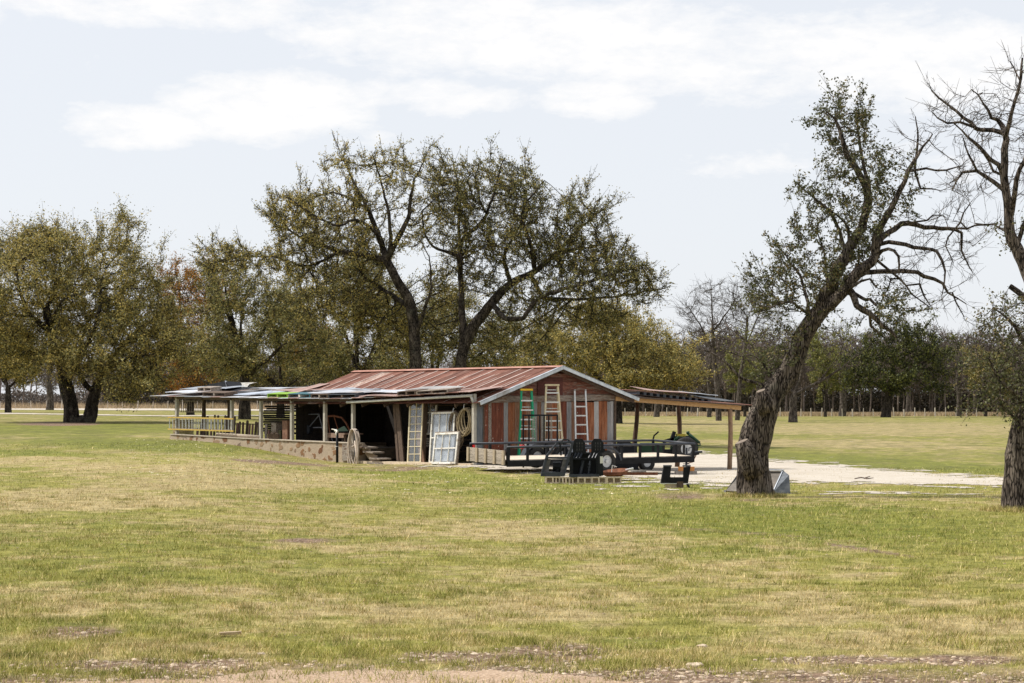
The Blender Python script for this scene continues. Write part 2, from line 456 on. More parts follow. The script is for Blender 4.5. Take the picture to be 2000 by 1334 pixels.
def path_keep(X, Y):
    px, py = toph(X, Y)
    ed = np.interp(px, [-600, 250, 420, 700, 1100, 1300, 2600], [1335, 1338, 1316, 1306, 1320, 1345, 1360])
    return (py - ed) / 14. + (fbm(X * 2, Y * 1.2, 81, 4) - .5) * 2.6 > 0
r = gridmesh(np.linspace(-.45, .25, 300), np.arange(3.5, 14.8, .05), 'gravel_path', PATHG, .01, path_keep, K=0, attrs=False); tag(r, kind='structure')

def track_keep(X, Y):
    px, py = toph(X, Y); nse = (fbm(X * .15, Y * .1, 91, 3) - .5) * 5
    a = np.abs(py - np.interp(px, [-400, 200, 620], [796.5, 799.5, 801])) < 1.9
    b = np.abs(py + nse * .2 - np.interp(px, [-400, 40, 330, 420], [806, 808, 813, 812])) < 1.0
    return (a | b) & (px < 640)
r = gridmesh(np.linspace(-.4, -.08, 300), np.concatenate([np.arange(150, 240, 1.2), np.arange(240, 520, 2.4)]), 'dirt_track', GRAVEL, .03, track_keep, K=0, attrs=False); tag(r, kind='structure')

# ------------------------------------------------------------------ grass
def blades(X, Y, h, w, lean, name, mat, label, at=None):
    n = len(X); z = hgt(X, Y) - .005
    th = RNG.uniform(0, 2 * math.pi, n); dx, dy = np.cos(th) * w / 2, np.sin(th) * w / 2
    lx = RNG.normal(0, 1, n) * lean * h; ly = RNG.normal(0, 1, n) * lean * h
    V = np.empty((n, 3, 3), np.float32)
    V[:, 0] = np.stack([X - dx, Y - dy, z], -1); V[:, 1] = np.stack([X + dx, Y + dy, z], -1)
    V[:, 2] = np.stack([X + lx, Y + ly, z + h], -1)
    if at is None:
        d, l, b = masks(X, Y); at = {'dry': d, 'lush': l, 'bare': b * 0}
    at = {k: np.repeat(a, 3) for k, a in at.items()}
    o = npmesh(name, V.reshape(-1, 3), 3, np.arange(n * 3), mat, attrs=at)
    return tag(o, label, 'grass', kind='stuff')

n0 = 640000
iz = RNG.uniform(1 / 75., 1 / 12.2, n0); Y = 1 / iz; X = RNG.uniform(-.33, .33, n0) * Y
X += RNG.normal(0, .05, n0)
d, l, b = masks(X, Y)
clump = fbm(X * 5, Y * 5, 101, 2) + .6 * fbm(X * 1.2, Y * 1.2, 103, 3)
pth = path_keep(X, Y) & (Y < 16)
rd = road_keep(X, Y)
keep = (RNG.uniform(0, 1, n0) > b * .84) & (RNG.uniform(.2, 1.3, n0) < clump + .1) & ~(pth & (RNG.uniform(0, 1, n0) < .97)) & ~(rd & (Y > 45) & (RNG.uniform(0, 1, n0) < .45 + .5 * (fbm(X * .8, Y * .5, 3, 3) < .55)))
# nothing grows under the shed floor
sx, sy = X + 1.2, Y - 65.6; lv = sx * .772 + sy * .636; lu = -sx * .636 + sy * .772
keep &= ~((lv > -.05) & (lv < 6.1) & (lu > -.1) & (lu < 19))
X, Y, d, l, b, clump = X[keep], Y[keep], d[keep], l[keep], b[keep], clump[keep]
h = (.022 + .05 * RNG.uniform(0, 1, len(X)) ** 2) * (.25 + 1.1 * clump) * (1 + .4 * l - .1 * d); h *= .68 * (1 + .25 * sstep(20, 50, Y))
w = .0045 * (Y / 15) ** .9 * RNG.uniform(.6, 1.4, len(X))
XS, YS, HS, WS, DS, LS = [X], [Y], [h], [w], [d], [l]
# darker tufts standing out of the sward
tp = [(30, 1205), (90, 1240), (60, 1180), (335, 1185), (440, 1215), (310, 1235), (560, 1150), (250, 1135), (500, 1210), (1000, 1205), (610, 1142),
      (850, 1170), (880, 1160), (1130, 1093), (1260, 1095), (1300, 1205), (1480, 1270), (1640, 1255), (1890, 1270), (1960, 1275), (1700, 1180), (940, 1215),
      (1040, 1265), (740, 1260), (660, 1260), (1440, 1245), (1210, 1275), (230, 1320), (1560, 1300), (1750, 1262), (20, 1320), (420, 1160), (690, 1195), (1350, 1140)]
T_ = [G(a, b_) for a, b_ in tp]
rr = RNG.uniform(1 / 45., 1 / 13., 1500)
T_ += [Vector((RNG.uniform(-.3, .3) / q, 1 / q, 0)) for q in rr]
for i, t in enumerate(T_):
    if i >= len(tp) and fbm(t.x * .4, t.y * .4, 51, 3) < .42: continue
    k = int(RNG.integers(40, 95)); s_ = RNG.uniform(.05, .13) * (1.3 if i < len(tp) else 1.0)
    XS.append(t.x + RNG.normal(0, s_, k)); YS.append(t.y + RNG.normal(0, s_ * .8, k)); HS.append(RNG.uniform(.03, .12, k) * (1.0 if i < len(tp) else .6))
    WS.append(np.full(k, .006)); DS.append(np.clip(RNG.normal(.02 if i % 4 else .6, .12, k), 0, 1)); LS.append(RNG.uniform(.5, 1.1, k))
X, Y, h, w, d, l = map(np.concatenate, (XS, YS, HS, WS, DS, LS))
blades(X, Y, h, w, .45, 'meadow_grass', BLADE, 'short green and straw coloured meadow grass with darker tufts', {'dry': d, 'lush': l, 'bare': d * 0})

# tall dry grass along the far fence
HAY = simple('dry_tall_grass', (.34, .25, .15), (.52, .40, .26), 3, (1, 1, .3), .9, bump=0, vary=.3, spec=.2)
def hay(n, pa, pb, Za, Zb, hh, name, label):
    px = RNG.uniform(pa, pb, n); Y = RNG.uniform(Za, Zb, n); X = (px - 1000) / F * Y
    hgts = hh * RNG.uniform(.5, 1.1, n) * (.6 + .7 * fbm(X * .08, Y * .08, 7, 3))
    return blades(X, Y, hgts, RNG.uniform(.05, .14, n), .3, name, HAY, label, {'dry': X * 0})
hay(60000, -500, 1150, 420, 500, 1.5, 'tall_grass', 'tall straw coloured grass beyond the track on the left')
hay(60000, 1150, 2500, 352, 400, .75, 'tall_grass', 'tall straw coloured grass along the far wire fence on the right')

# loose stones and pale flecks lying in the grass and bare earth
def chips(n, gen, size, name, mat, label):
    X, Y, S = gen(n)
    n = len(X); z = hgt(X, Y) + .004
    base = np.array([[-1, -.7, 0], [.9, -.8, 0], [1.1, .6, 0], [-.6, 1, 0], [-.6, -.4, .6], [.5, -.5, .75], [.6, .4, .6], [-.4, .6, .7]]) * np.array([1, 1, .6])
    fc = np.array([[0, 1, 5, 4], [1, 2, 6, 5], [2, 3, 7, 6], [3, 0, 4, 7], [4, 5, 6, 7]])
    th = RNG.uniform(0, 6.3, n); c, s_ = np.cos(th), np.sin(th)
    B = base[None] * S[:, None, None] * RNG.uniform(.6, 1.3, (n, 8, 3))
    V = np.stack([B[..., 0] * c[:, None] - B[..., 1] * s_[:, None] + X[:, None], B[..., 0] * s_[:, None] + B[..., 1] * c[:, None] + Y[:, None], B[..., 2] + z[:, None] - .003], -1)
    idx = (fc[None] + (np.arange(n) * 8)[:, None, None]).ravel()
    o = npmesh(name, V.reshape(-1, 3), 4, idx, mat); return tag(o, label, 'stones' if 'stone' in name else 'fallen leaves', kind='stuff')
STONE = simple('pale_limestone', (.26, .185, .125), (.56, .45, .33), 20, rough=.95, bump=.3, vary=.3)
def g1(n):
    iz = RNG.uniform(1 / 16.5, 1 / 12.2, n); Y = 1 / iz; X = RNG.uniform(-.3, .3, n) * Y
    d, l, b = masks(X, Y); p = path_keep(X, Y)
    k = (RNG.uniform(0, 1, n) < np.maximum(b * .45, p * .8))
    X, Y = X[k], Y[k]; return X, Y, .004 + .022 * RNG.uniform(0, 1, len(X)) ** 4.5
chips(34000, g1, 1, 'loose_stones', STONE, 'small pale limestone stones scattered over the bare earth in the foreground')
def g2(n):
    px = np.concatenate([RNG.uniform(250, 760, n // 2), RNG.uniform(760, 1560, n // 2)]); Z = np.concatenate([RNG.uniform(48, 82, n // 2), RNG.uniform(46, 66, n // 2)])
    X = (px - 1000) / F * Z; k = fbm(X * .5, Z * .5, 5, 3) > .45
    X, Z = X[k], Z[k]; return X, Z, .008 + .026 * RNG.uniform(0, 1, len(X)) ** 4
chips(3600, g2, 1, 'fallen_leaves', simple('bleached_leaf', (.42, .36, .18), (.66, .60, .42), 9, vary=.2, bump=0), 'pale dried leaves and stone flecks lying on the grass before the shed')

def g3(n):
    iz = RNG.uniform(1 / 62., 1 / 12.5, n); Y = 1 / iz; X = RNG.uniform(-.3, .3, n) * Y
    k = (fbm(X * .35, Y * .35, 15, 3) > .42) & ~((Y > 45) & road_keep(X, Y)); X, Y = X[k], Y[k]; return X, Y, (.004 + .012 * RNG.uniform(0, 1, len(X)) ** 3) * (Y / 20) ** .6
chips(7000, g3, 1, 'dry_leaf_litter', simple('curled_dry_leaf', (.16, .105, .06), (.46, .36, .22), 9, vary=.3, bump=0), 'scattered brown and tan dry leaves lying in the meadow grass')
# ------------------------------------------------------------------ shared materials of made things
def plain(name, c, rough=.5, metal=0., vary=.0, noise=.15):
    return simple(name, tuple(x * (1 - noise) for x in c), tuple(min(1, x * (1 + noise)) for x in c), 6, rough=rough, metal=metal, bump=.05, vary=vary)
WOODG = simple('weathered_grey_wood', (.16, .135, .11), (.36, .31, .26), 9, (6, 1, 6), .85, bump=.3, vary=.2, c3=(.12, .07, .045))
WOODGX = simple('grey_tie_board_wood', (.13, .10, .08), (.34, .285, .235), 7, (1, 7, 7), .85, bump=.3, vary=.2, c3=(.15, .08, .05))
WOODB = simple('dark_old_timber', (.045, .03, .022), (.14, .095, .065), 9, (4, 4, 1), .85, bump=.3, vary=.3)
WOODR = simple('faded_red_brown_boards', (.085, .026, .017), (.22, .09, .06), 7, (1, 5, 5), .85, bump=.3, vary=.25, c3=(.20, .15, .12))
WOODN = simple('raw_yellow_timber', (.42, .24, .10), (.60, .38, .18), 7, (1, 5, 5), .75, bump=.2, vary=.1)
WOODP = simple('pale_post_wood', (.30, .27, .22), (.50, .47, .40), 7, (5, 5, 1), .8, bump=.3, vary=.1)
PAINT = simple('chalky_white_paint', (.60, .57, .50), (.80, .78, .72), 12, rough=.6, bump=.15, vary=.05, c3=(.42, .36, .28))
GALV = simple('galvanised_sheet', (.36, .39, .43), (.60, .63, .67), 3, (1, 1, .4), .42, .55, bump=.05, vary=.15, c3=(.30, .28, .27))
GALVW = simple('bright_tin_sheet', (.58, .60, .64), (.80, .82, .86), 2, rough=.45, metal=.3, bump=.05, vary=.12, c3=(.45, .38, .34))
STEELB = simple('black_painted_steel', (.006, .0065, .0075), (.016, .017, .020), 5, rough=.5, bump=.05, vary=.1, spec=.15)
STEELG = simple('dull_dark_grey_steel', (.022, .026, .036), (.05, .055, .068), 5, rough=.45, bump=.05, vary=.15, spec=.35)
RUSTY = simple('rusty_iron', (.10, .035, .018), (.25, .10, .05), 10, rough=.9, bump=.4, vary=.2)
RUBBER = simple('black_rubber', (.015, .015, .015), (.04, .038, .035), 14, rough=.85, bump=.3, vary=0)
RIM = simple('silver_wheel_rim', (.40, .41, .42), (.60, .61, .62), 9, rough=.4, metal=.5, vary=0)
CONC = simple('concrete_block_tan', (.48, .38, .27), (.68, .56, .42), 14, rough=.95, bump=.5, vary=.2)
DARKIN = simple('shade_darkened_boards', (.012, .010, .009), (.035, .028, .022), 6, (1, 1, 5), .9, bump=.3, vary=.3)  # near-black: the deep shade inside the bays is put into the board colour
ALU = simple('aluminium', (.55, .55, .54), (.72, .72, .70), 12, rough=.4, metal=.4, bump=.05, vary=.05)
GLASS_ = None

def rust_roof():
    n = N('rusted_roof_tin'); v = n.coords()                       # local: x across the ribs' run, y along the ridge
    a = n.noise(n.coords((1, 5, 1)), .9, 7, .7, .4); b = n.noise(v, 9, 6, .7)
    c = n.ramp(a, [(.30, (.085, .032, .021)), (.46, (.175, .066, .043)), (.58, (.26, .115, .08)), (.68, (.46, .32, .25))])
    c = n.mix(n.ramp(b, [(.35, .0), (.75, .35)]), c, (.32, .17, .12))
    k = n.math('ADD', n.math('MULTIPLY', n.island(), .5), .72)
    hsv = n.new('ShaderNodeHueSaturation'); n.link(c, hsv.inputs['Color']); n.link(k, hsv.inputs['Value'])
    # some sheets kept their zinc, most of it gone patchy
    zinc = n.math('GREATER_THAN', n.island(), .88); patch = n.ramp(n.noise(n.coords((2.5, 9, 1)), 1.6, 6, .8), [(.42, 0.), (.56, 1.)])
    c = n.mix(n.math('MULTIPLY', zinc, patch), hsv.outputs[0], (.56, .45, .38))
    n.bump(b, .15, .01)
    return n.done(c, .62, .15, .4)
ROOF = rust_roof()

def wall_tin(name, c1, c2, c3, dots=False):
    n = N(name); v = n.coords((14, 14, .9)); v2 = n.coords((3, 3, 1.2))
    a = n.noise(v, 1.3, 8, .8, .5); b = n.noise(v2, 2.2, 7, .8, .5)
    c = n.ramp(a, [(.36, c1), (.52, c2), (.68, c3)])
    c = n.mix(n.ramp(b, [(.45, 0.), (.7, .7)]), c, c1)
    if dots:
        vo = n.new('ShaderNodeTexVoronoi'); vo.inputs['Scale'].default_value = 3.6; n.link(n.coords((2, 2, 1)), vo.inputs['Vector'])
        c = n.mix(n.ramp(vo.outputs['Distance'], [(.07, 1.), (.11, 0.)]), c, (.62, .52, .45))
    n.bump(a, .2, .01)
    return n.done(c, .65, .15, .4)
T_RUST = wall_tin('orange_rust_tin', (.12, .036, .014), (.37, .125, .046), (.46, .29, .19))
T_RED = wall_tin('deep_red_rust_tin', (.075, .02, .011), (.21, .055, .026), (.33, .15, .09), True)
T_BROWN = wall_tin('streaky_brown_tin', (.14, .07, .042), (.34, .175, .10), (.42, .34, .28))
T_GREY = wall_tin('old_zinc_tin', (.20, .195, .19), (.37, .365, .365), (.32, .19, .12))
T_PALE = wall_tin('pale_zinc_tin', (.30, .295, .285), (.50, .49, .48), (.36, .24, .17))
T_DARK = wall_tin('blue_black_tin', (.08, .09, .10), (.17, .185, .20), (.20, .15, .12))

def stone_wall_mat():
    n = N('mortared_field_stone'); v = n.coords((1, 2.6, 3.0))
    w = n.new('ShaderNodeTexNoise'); w.inputs['Scale'].default_value = 1.3; n.link(v, w.inputs['Vector'])
    vv = n.new('ShaderNodeVectorMath', operation='ADD'); n.link(v, vv.inputs[0])
    ws = n.new('ShaderNodeVectorMath', operation='SCALE'); n.link(w.outputs['Color'], ws.inputs[0]); ws.inputs['Scale'].default_value = 1.3; n.link(ws.outputs[0], vv.inputs[1])
    vo = n.new('ShaderNodeTexVoronoi'); vo.inputs['Scale'].default_value = 1.15; n.link(vv.outputs[0], vo.inputs['Vector'])
    sc = n.new('ShaderNodeSeparateColor'); n.link(vo.outputs['Color'], sc.inputs[0])
    sep = n.new('ShaderNodeSeparateXYZ'); n.link(n.coords(), sep.inputs[0])
    mid = n.ramp(n.math('ADD', sep.outputs[2], n.math('MULTIPLY', n.noise(v, 3, 3), .25)), [(.13, 0.), (.2, 1.), (.95, 1.), (.99, 0.)])
    f = n.noise(n.coords((1, 1, 1)), 14, 6, .7); f0 = n.noise(v, 2.5, 5, .7)
    mortar = n.mix(f0, (.27, .205, .145), (.46, .375, .28))
    stone = n.ramp(sc.outputs[1], [(.0, (.13, .06, .03)), (.4, (.22, .12, .06)), (.7, (.30, .20, .12)), (1, (.16, .12, .09))])
    isst = n.math('MULTIPLY', n.math('MULTIPLY', n.ramp(sc.outputs[0], [(.40, 0.), (.44, 1.)]), n.ramp(vo.outputs['Distance'], [(.36, 1.), (.46, 0.)])), mid)
    c = n.mix(isst, mortar, stone); c = n.mix(n.ramp(f, [(.3, .25), (.5, 0.)]), c, (.14, .10, .07))
    n.bump(n.math('ADD', f, isst), .6, .03)
    return n.done(c, .95, 0, .2)
STONEW = stone_wall_mat()

SH = thing('storage_shed', 'old rusty tin shed with open storage bays under a low lean-to roof', 'shed', (-1.2, 65.6, 0), math.atan2(.636, .772))
ST = Matrix.Translation((-1.2, 65.6, 0)) @ Matrix.Rotation(math.atan2(.636, .772), 4, 'Z')
SI = ST.inverted()
def loc(v, u, z): return ST @ Vector((v, u, z))
def vpx(px, u=0.):       # shed v for a photo column on the plane u
    t = (px - 1000) / F; return (t * (65.6 + .772 * u) + 1.2 + .636 * u) / (.772 - .636 * t)
def upx(px, v=0.):
    t = (px - 1000) / F; return (-1.2 + .772 * v - t * (65.6 + .636 * v)) / (.636 + .772 * t)
def zpx(py, v, u): return EYE - (py - 800) / F * (65.6 + .772 * u + .636 * v)
def gz(v, u): p = ST @ Vector((v, u, 0)); return H(p.x, p.y)

# gable wall of upright tin sheets, each its own part
gx = lambda c: vpx(880 + c / 5.13)
panels = [(255, 318, T_DARK), (318, 332, WOODB), (330, 372, T_RED), (372, 402, WOODG), (402, 532, T_RED), (532, 575, T_GREY), (575, 640, T_RUST), (640, 700, T_BROWN),
          (700, 760, T_RUST), (760, 818, T_BROWN), (818, 866, T_GREY), (866, 905, T_BROWN), (905, 945, T_GREY), (945, 1010, T_BROWN), (1010, 1092, T_RUST), (1092, 1160, T_RED),
          (1160, 1208, T_GREY), (1208, 1255, T_BROWN), (1255, 1335, T_RED), (1335, 1435, T_RUST), (1435, 1482, T_PALE), (1482, 1568, T_RUST), (1568, 1600, T_GREY), (1600, 1626, T_PALE)]
for i, (a, b, m) in enumerate(panels):
    va, vb = gx(a), gx(b); w = vb - va; q = MB(); lift = random.uniform(0, .012)
    if m in (WOODB, WOODG): q.box(((va + vb) / 2, -.03, 1.0), (w - .01, .03, 2.12))
    else: q.corr((va - .01, -.02 - lift, -.1), (1, 0, 0), (0, 0, 1), w + .02, 2.17 + random.uniform(-.03, .02), .068, .009, rows=2)
    q.build('wall_panel', m, SH)
q = MB(); q.corr((gx(540), -.05, -.1), (1, 0, 0), (0, 0, 1), gx(668) - gx(540), .62, .068, .008); q.build('patch_panel', simple('dark_brown_patch', (.05, .022, .016), (.10, .045, .035), 6), SH)
# boards across the gable
q = MB(); q.bar((gx(315), -.045, 2.115), (gx(1650), -.045, 2.215), .05, .2); q.build('tie_board', WOODGX, SH)
ridge = (3.37, 3.19); eL = (-.12, 2.0); eR = (6.78, 2.14)
def roofz(v): return eL[1] + (ridge[1] - eL[1]) * (v - eL[0]) / (ridge[0] - eL[0]) if v < ridge[0] else ridge[1] + (eR[1] - ridge[1]) * (v - ridge[0]) / (eR[0] - ridge[0])
z = 2.19; k = 0; q1 = MB(); q2 = MB()
while z < 3.1:
    hb = .135
    def vat(zz, left): return (eL[0] + (zz + .05 - eL[1]) / (ridge[1] - eL[1]) * (ridge[0] - eL[0])) if left else (ridge[0] + (zz + .05 - ridge[1]) / (eR[1] - ridge[1]) * (eR[0] - ridge[0]))
    a0, a1, b0, b1 = vat(z, True), vat(z + hb, True), vat(z, False), vat(z + hb, False)
    a0, b0 = max(a0, .05), min(b0, 6.0); a1 = max(a1, a0); b1 = min(b1, b0)
    if b1 - a1 > .15:
        y = -.012 - .004 * (k % 2)
        q = q1
        q.add([(a0, y - .018, z), (b0, y - .018, z), (b1, y - .018, z + hb - .008), (a1, y - .018, z + hb - .008), (a0, y, z), (b0, y, z), (b1, y, z + hb - .008), (a1, y, z + hb - .008)],
              [(0, 1, 2, 3), (7, 6, 5, 4), (0, 4, 5, 1), (3, 2, 6, 7), (1, 5, 6, 2), (0, 3, 7, 4)])
    z += hb; k += 1
q1.build('gable_boards', WOODR, SH)
q = MB()
for i in range(5): q.box(((gx(860) + gx(1112)) / 2, -.055, 2.33 + i * .115), (gx(1112) - gx(860), .02, .108))
q.build('gable_patch', simple('dark_oxblood_boards', (.06, .016, .012), (.12, .035, .026), 8, (1, 4, 4), .8, vary=.2), SH)
q = MB(); q.box((6.03, -.05, 1.0), (.09, .05, 2.2)); q.build('corner_board', WOODB, SH)
# back and far side walls, dark inside
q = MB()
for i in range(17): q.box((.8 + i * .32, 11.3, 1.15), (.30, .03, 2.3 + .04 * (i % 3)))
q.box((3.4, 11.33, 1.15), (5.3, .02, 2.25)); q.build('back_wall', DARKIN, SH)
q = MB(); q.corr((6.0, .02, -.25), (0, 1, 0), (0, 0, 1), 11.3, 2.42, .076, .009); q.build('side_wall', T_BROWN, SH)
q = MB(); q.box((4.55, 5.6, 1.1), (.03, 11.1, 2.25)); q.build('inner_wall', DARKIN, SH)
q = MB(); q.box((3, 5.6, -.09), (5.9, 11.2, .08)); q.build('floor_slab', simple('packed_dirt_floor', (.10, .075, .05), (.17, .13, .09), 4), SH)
# shelves of dark boards seen in the middle bay
q = MB()
for k in range(9): q.box((3.6 + .1 * (k % 2), 4.3, .35 + k * .2), (.9, 3.2 + .3 * (k % 3), .035), rz=.01 * k)
q.build('shelf', WOODB, SH)
# main roof: sheets running from ridge to eave on both slopes
L0 = -.42; sheets = [.66] * 18; u0 = L0
for side in (0, 1):
    a, b = (eL, ridge) if side == 0 else (ridge, eR)
    sl_len = math.hypot(b[0] - a[0], b[1] - a[1]); dv = ((b[0] - a[0]) / sl_len, 0, (b[1] - a[1]) / sl_len)
    q = MB(); u0 = L0
    for i in range(18):
        ext = .02 * random.random(); lift = .004 + .012 * (i % 2) + .004 * random.random()
        p = (a[0], u0, a[1] + lift); du = (0, 1, 0)
        if side == 0: q.corr((a[0] + 0, u0 + .69, a[1] + lift), (0, -1, 0), dv, .70, sl_len + ext, .078, .010, rows=2)
        else: q.corr((a[0], u0 + .69, a[1] + lift), (0, -1, 0), dv, .70, sl_len + ext, .078, .010, rows=2)
        u0 += .66
    q.build('roof_slope', ROOF, SH)
# pale seams: lapped sheet edges where the zinc survived
q = MB(); ds = Vector((ridge[0] - eL[0], 0, ridge[1] - eL[1]))
for i in range(1, 18):
    uu = L0 + .66 * i + random.uniform(-.03, .03); ta = random.uniform(.0, .45); tb = random.uniform(.6, 1.)
    if i % 3 == 0: ta, tb = .02, .99
    A = Vector((eL[0], uu, eL[1] + .032)); q.bar(A + ds * ta, A + ds * tb, .035 + .02 * random.random(), .006, up=(-ds.z, 0, ds.x))
    if random.random() < .6:
        uu += .22; ta = random.uniform(.1, .6); q.bar(Vector((eL[0], uu, eL[1] + .034)) + ds * ta, Vector((eL[0], uu, eL[1] + .034)) + ds * min(.98, ta + .3), .025, .005, up=(-ds.z, 0, ds.x))
q.build('seam_strips', simple('bare_zinc_lap', (.45, .33, .28), (.68, .58, .53), 8, (1, 6, 1), .6, .2, vary=.15), SH)
q = MB(); q.bar((ridge[0] - .07, L0 - .02, ridge[1] + .035), (ridge[0] - .07, 11.5, ridge[1] + .04), .18, .012, up=(-.33, 0, 1)); q.bar((ridge[0] + .08, L0 - .02, ridge[1] + .035), (ridge[0] + .08, 11.5, ridge[1] + .04), .18, .012, up=(.31, 0, 1))
q.build('ridge_cap', simple('rusted_ridge_cap', (.30, .13, .09), (.45, .24, .18), 5, (1, .5, 1), .6, .2), SH)
q = MB()
for a, b in ((eL, ridge), (ridge, eR)):
    q.bar((a[0], L0 - .03, a[1] + .0), (b[0], L0 - .03, b[1] + .0), .03, .115, up=(0, 0, 1))
    q.bar((a[0], L0 + .03, a[1] + .045), (b[0], L0 + .03, b[1] + .045), .15, .012, up=(0, 0, 1))
q.build('rake_trim', GALV, SH)
q = MB(); q.bar((-.05, -.40, 1.99), (6.7, -.40, 2.0), .04, .03)
q = MB()
for uu in np.arange(-.3, 11.3, 1.3):
    q.bar((eL[0] + .1, uu, eL[1] - .07), (ridge[0], uu, ridge[1] - .07), .05, .1); q.bar((eR[0] - .1, uu, eR[1] - .07), (ridge[0], uu, ridge[1] - .07), .05, .1)
q.build('rafters', WOODB, SH)

# the lean-to: posts, beam, gutter, low roof of mixed sheets
def leanz(u): return float(np.interp(u, [-.2, 0, 3.3, 6.74, 12, 19.9], [2.37, 2.35, 2.25, 2.17, 2.22, 2.34]))
postu = [.02, 6.74, 8.46, 10.57, 12.63, 14.65, 18.7]
for i, uu in enumerate(postu):
    q = MB(); zt = leanz(uu) - .05; zb = -.05 if i == 0 else .0
    q.box((0, uu, (zt + zb) / 2), (.11, .11, zt - zb)); q.build('post', WOODP, SH)
for uu, vv in ((upx(398, 1.3), 1.3), (upx(448, 2.2), 2.2)):
    q = MB(); q.box((vv, uu, 1.2), (.12, .12, 2.5)); q.build('post', WOODB, SH)
q = MB(); pts = [(-.03, uu, leanz(uu) - .055) for uu in (6.7, 10, 14, 19.2)]
for a, b in zip(pts, pts[1:]): q.bar(a, b, .05, .1)
q.bar((3.3, 11.5, 2.5), (3.3, 19.3, 2.55), .05, .12)
for uu in (8.4, 10.5, 12.6, 14.6, 16.7, 18.9): q.bar((-.1, uu, leanz(uu) - .06), (3.5, uu, 2.56), .05, .1)
q.build('eave_beam', WOODB, SH)
q = MB(); q.tube([(-.16, -.05, leanz(0) - .10), (-.16, 3.3, leanz(3.3) - .10), (-.16, 6.9, leanz(6.9) - .12)], .045, 8); q.tube([(-.16, 0, leanz(0) - .1), (-.1, 0, leanz(0) - .22), (-.06, -.02, leanz(0) - .34)], .04, 8)
q.build('gutter', simple('grey_painted_gutter', (.40, .40, .38), (.55, .55, .52), 6, rough=.5), SH, smooth=True)
def lean_surface(v, u):
    zf = leanz(u); return zf + (2.60 - zf) * (v + .3) / 3.9 if u > 11 else zf + .125 * (v + .3)
mats_l = [ROOF, GALVW, GALV, T_PALE, simple('pinkish_faded_tin', (.38, .22, .18), (.55, .42, .37), 4, (.6, 4, 1), .55, .2, vary=.1)]
q = MB(); uu = -.15; i = 0
pat = [4, 0, 4, 0, 0, 4, 0, 4, 3, 4, 1, 4, 3, 1, 3, 4, 1, 4, 3, 1, 3, 1, 3, 4, 1, 3, 2, 3, 4, 1, 3]
while uu < 19.9:
    w = .66; z0 = lean_surface(-.3, uu); vend = 1.25 if uu < 10.6 else (2.0 if uu < 11.4 else 3.6)
    zend = max(lean_surface(vend, uu), (roofz(vend) + .03) if uu < 11.2 else 0)
    d = Vector((vend + .3, 0, zend - z0)); q.k = pat[i % len(pat)]
    q.corr((-.3, uu + w + .02, z0 + .008 * (i % 2)), (0, -1, 0), d, w + .04, d.length, .076, .011, rows=2); uu += w; i += 1
q.build('lean_to_roof', mats_l, SH)

# low stone wall under the posts
WALL = thing('stone_wall', 'low wall of mortared field stones under the shed posts', 'wall', (-1.2, 65.6, 0), math.atan2(.636, .772))
q = MB(); n_ = 48; ua, ub = 6.25, 18.95
def wtop(u): return float(np.interp(u, [6.25, 12.6, 18.95], [.62, .70, .82]))
for i in range(n_ + 1):
    u = ua + (ub - ua) * i / n_; t = wtop(u) + random.uniform(-.008, .008); b = min(gz(-.2, u), t - .1) - .25; o = random.uniform(-.012, .012)
    q.v += [(-.20 + o, u, b), (-.16 + o, u, t), (.16, u, t), (.18, u, b)]
for i in range(n_):
    a = i * 4
    for k in range(3): q.f.append((a + k, a + k + 1, a + 5 + k, a + 4 + k)); q.mi.append(0)
q.f += [(0, 1, 2, 3), (n_ * 4 + 3, n_ * 4 + 2, n_ * 4 + 1, n_ * 4)]; q.mi += [0, 0]
q.build('masonry', STONEW, WALL)
q = MB()
for a, b in ((6.3, 12.9), (12.93, 18.9)): q.bar((-.02, a, wtop(a) + .018), (-.02, b, wtop(b) + .018), .36, .03)
q.build('coping', simple('pale_mortar_cap', (.38, .32, .25), (.52, .45, .36), 6, rough=.95), WALL)
q = MB(); q.box((-.21, 6.72, .31), (.03, .75, .56)); q.build('end_board', WOODG, WALL)

# roof clutter: loose sheets, pallets, a lattice roll
def on_lean(px, v): u = upx(px, v); return u, lean_surface(v, u)
def sheet(label, pxa, pxb, v0, L, lift, mat, tilt=0, name='roofing_sheet', pitch=.076, sag=0, wob=.02, roll=0):
    ua, ub = upx(pxa, v0), upx(pxb, v0); um = (ua + ub) / 2; zz = lean_surface(v0, um) + lift
    p = loc(v0, um, zz); o = thing(name, label, 'metal sheet', p, math.atan2(.636, .772) + roll, 'loose tin sheets lying on the lean-to roof')
    q = MB(); Wd = abs(ub - ua); q.corr((0, Wd / 2, 0), (0, -1, 0), (L, 0, L * (.1 + tilt)), Wd, L, pitch, .011, rows=5, sag=sag, wob=wob); q.build('corrugated_sheet', mat, o); return o
sheet('white tin sheet with a ragged edge at the far left of the roof', 322, 386, -.1, 1.0, .14, GALVW)
sheet('thin curled grey tin sheet lifted on the left pallets', 350, 440, .9, .9, .2, GALV, .02)
sheet('long bright tin sheet lying flat beyond the lattice', 470, 632, 2.2, .9, .14, GALVW, -.05)
sheet('pale blue tin sheet with dark lettering stains left of the green pallet', 438, 520, .25, 1.3, .06, simple('blue_white_tin', (.44, .49, .56), (.66, .70, .77), 3, rough=.45, metal=.3, vary=.1, c3=(.25, .27, .3)), wob=.03)
uc = upx(420, 1.7); fo = thing('folded_sheet', 'black folded roofing sheet standing highest on the left end', 'metal sheet', loc(1.7, uc, lean_surface(1.7, uc) + .03), math.atan2(.636, .772))
def fpt(px, py, v=0.): u = upx(px, 1.7 + v); return (v, u - uc, zpx(py, 1.7 + v, u) - lean_surface(1.7, uc) - .03)
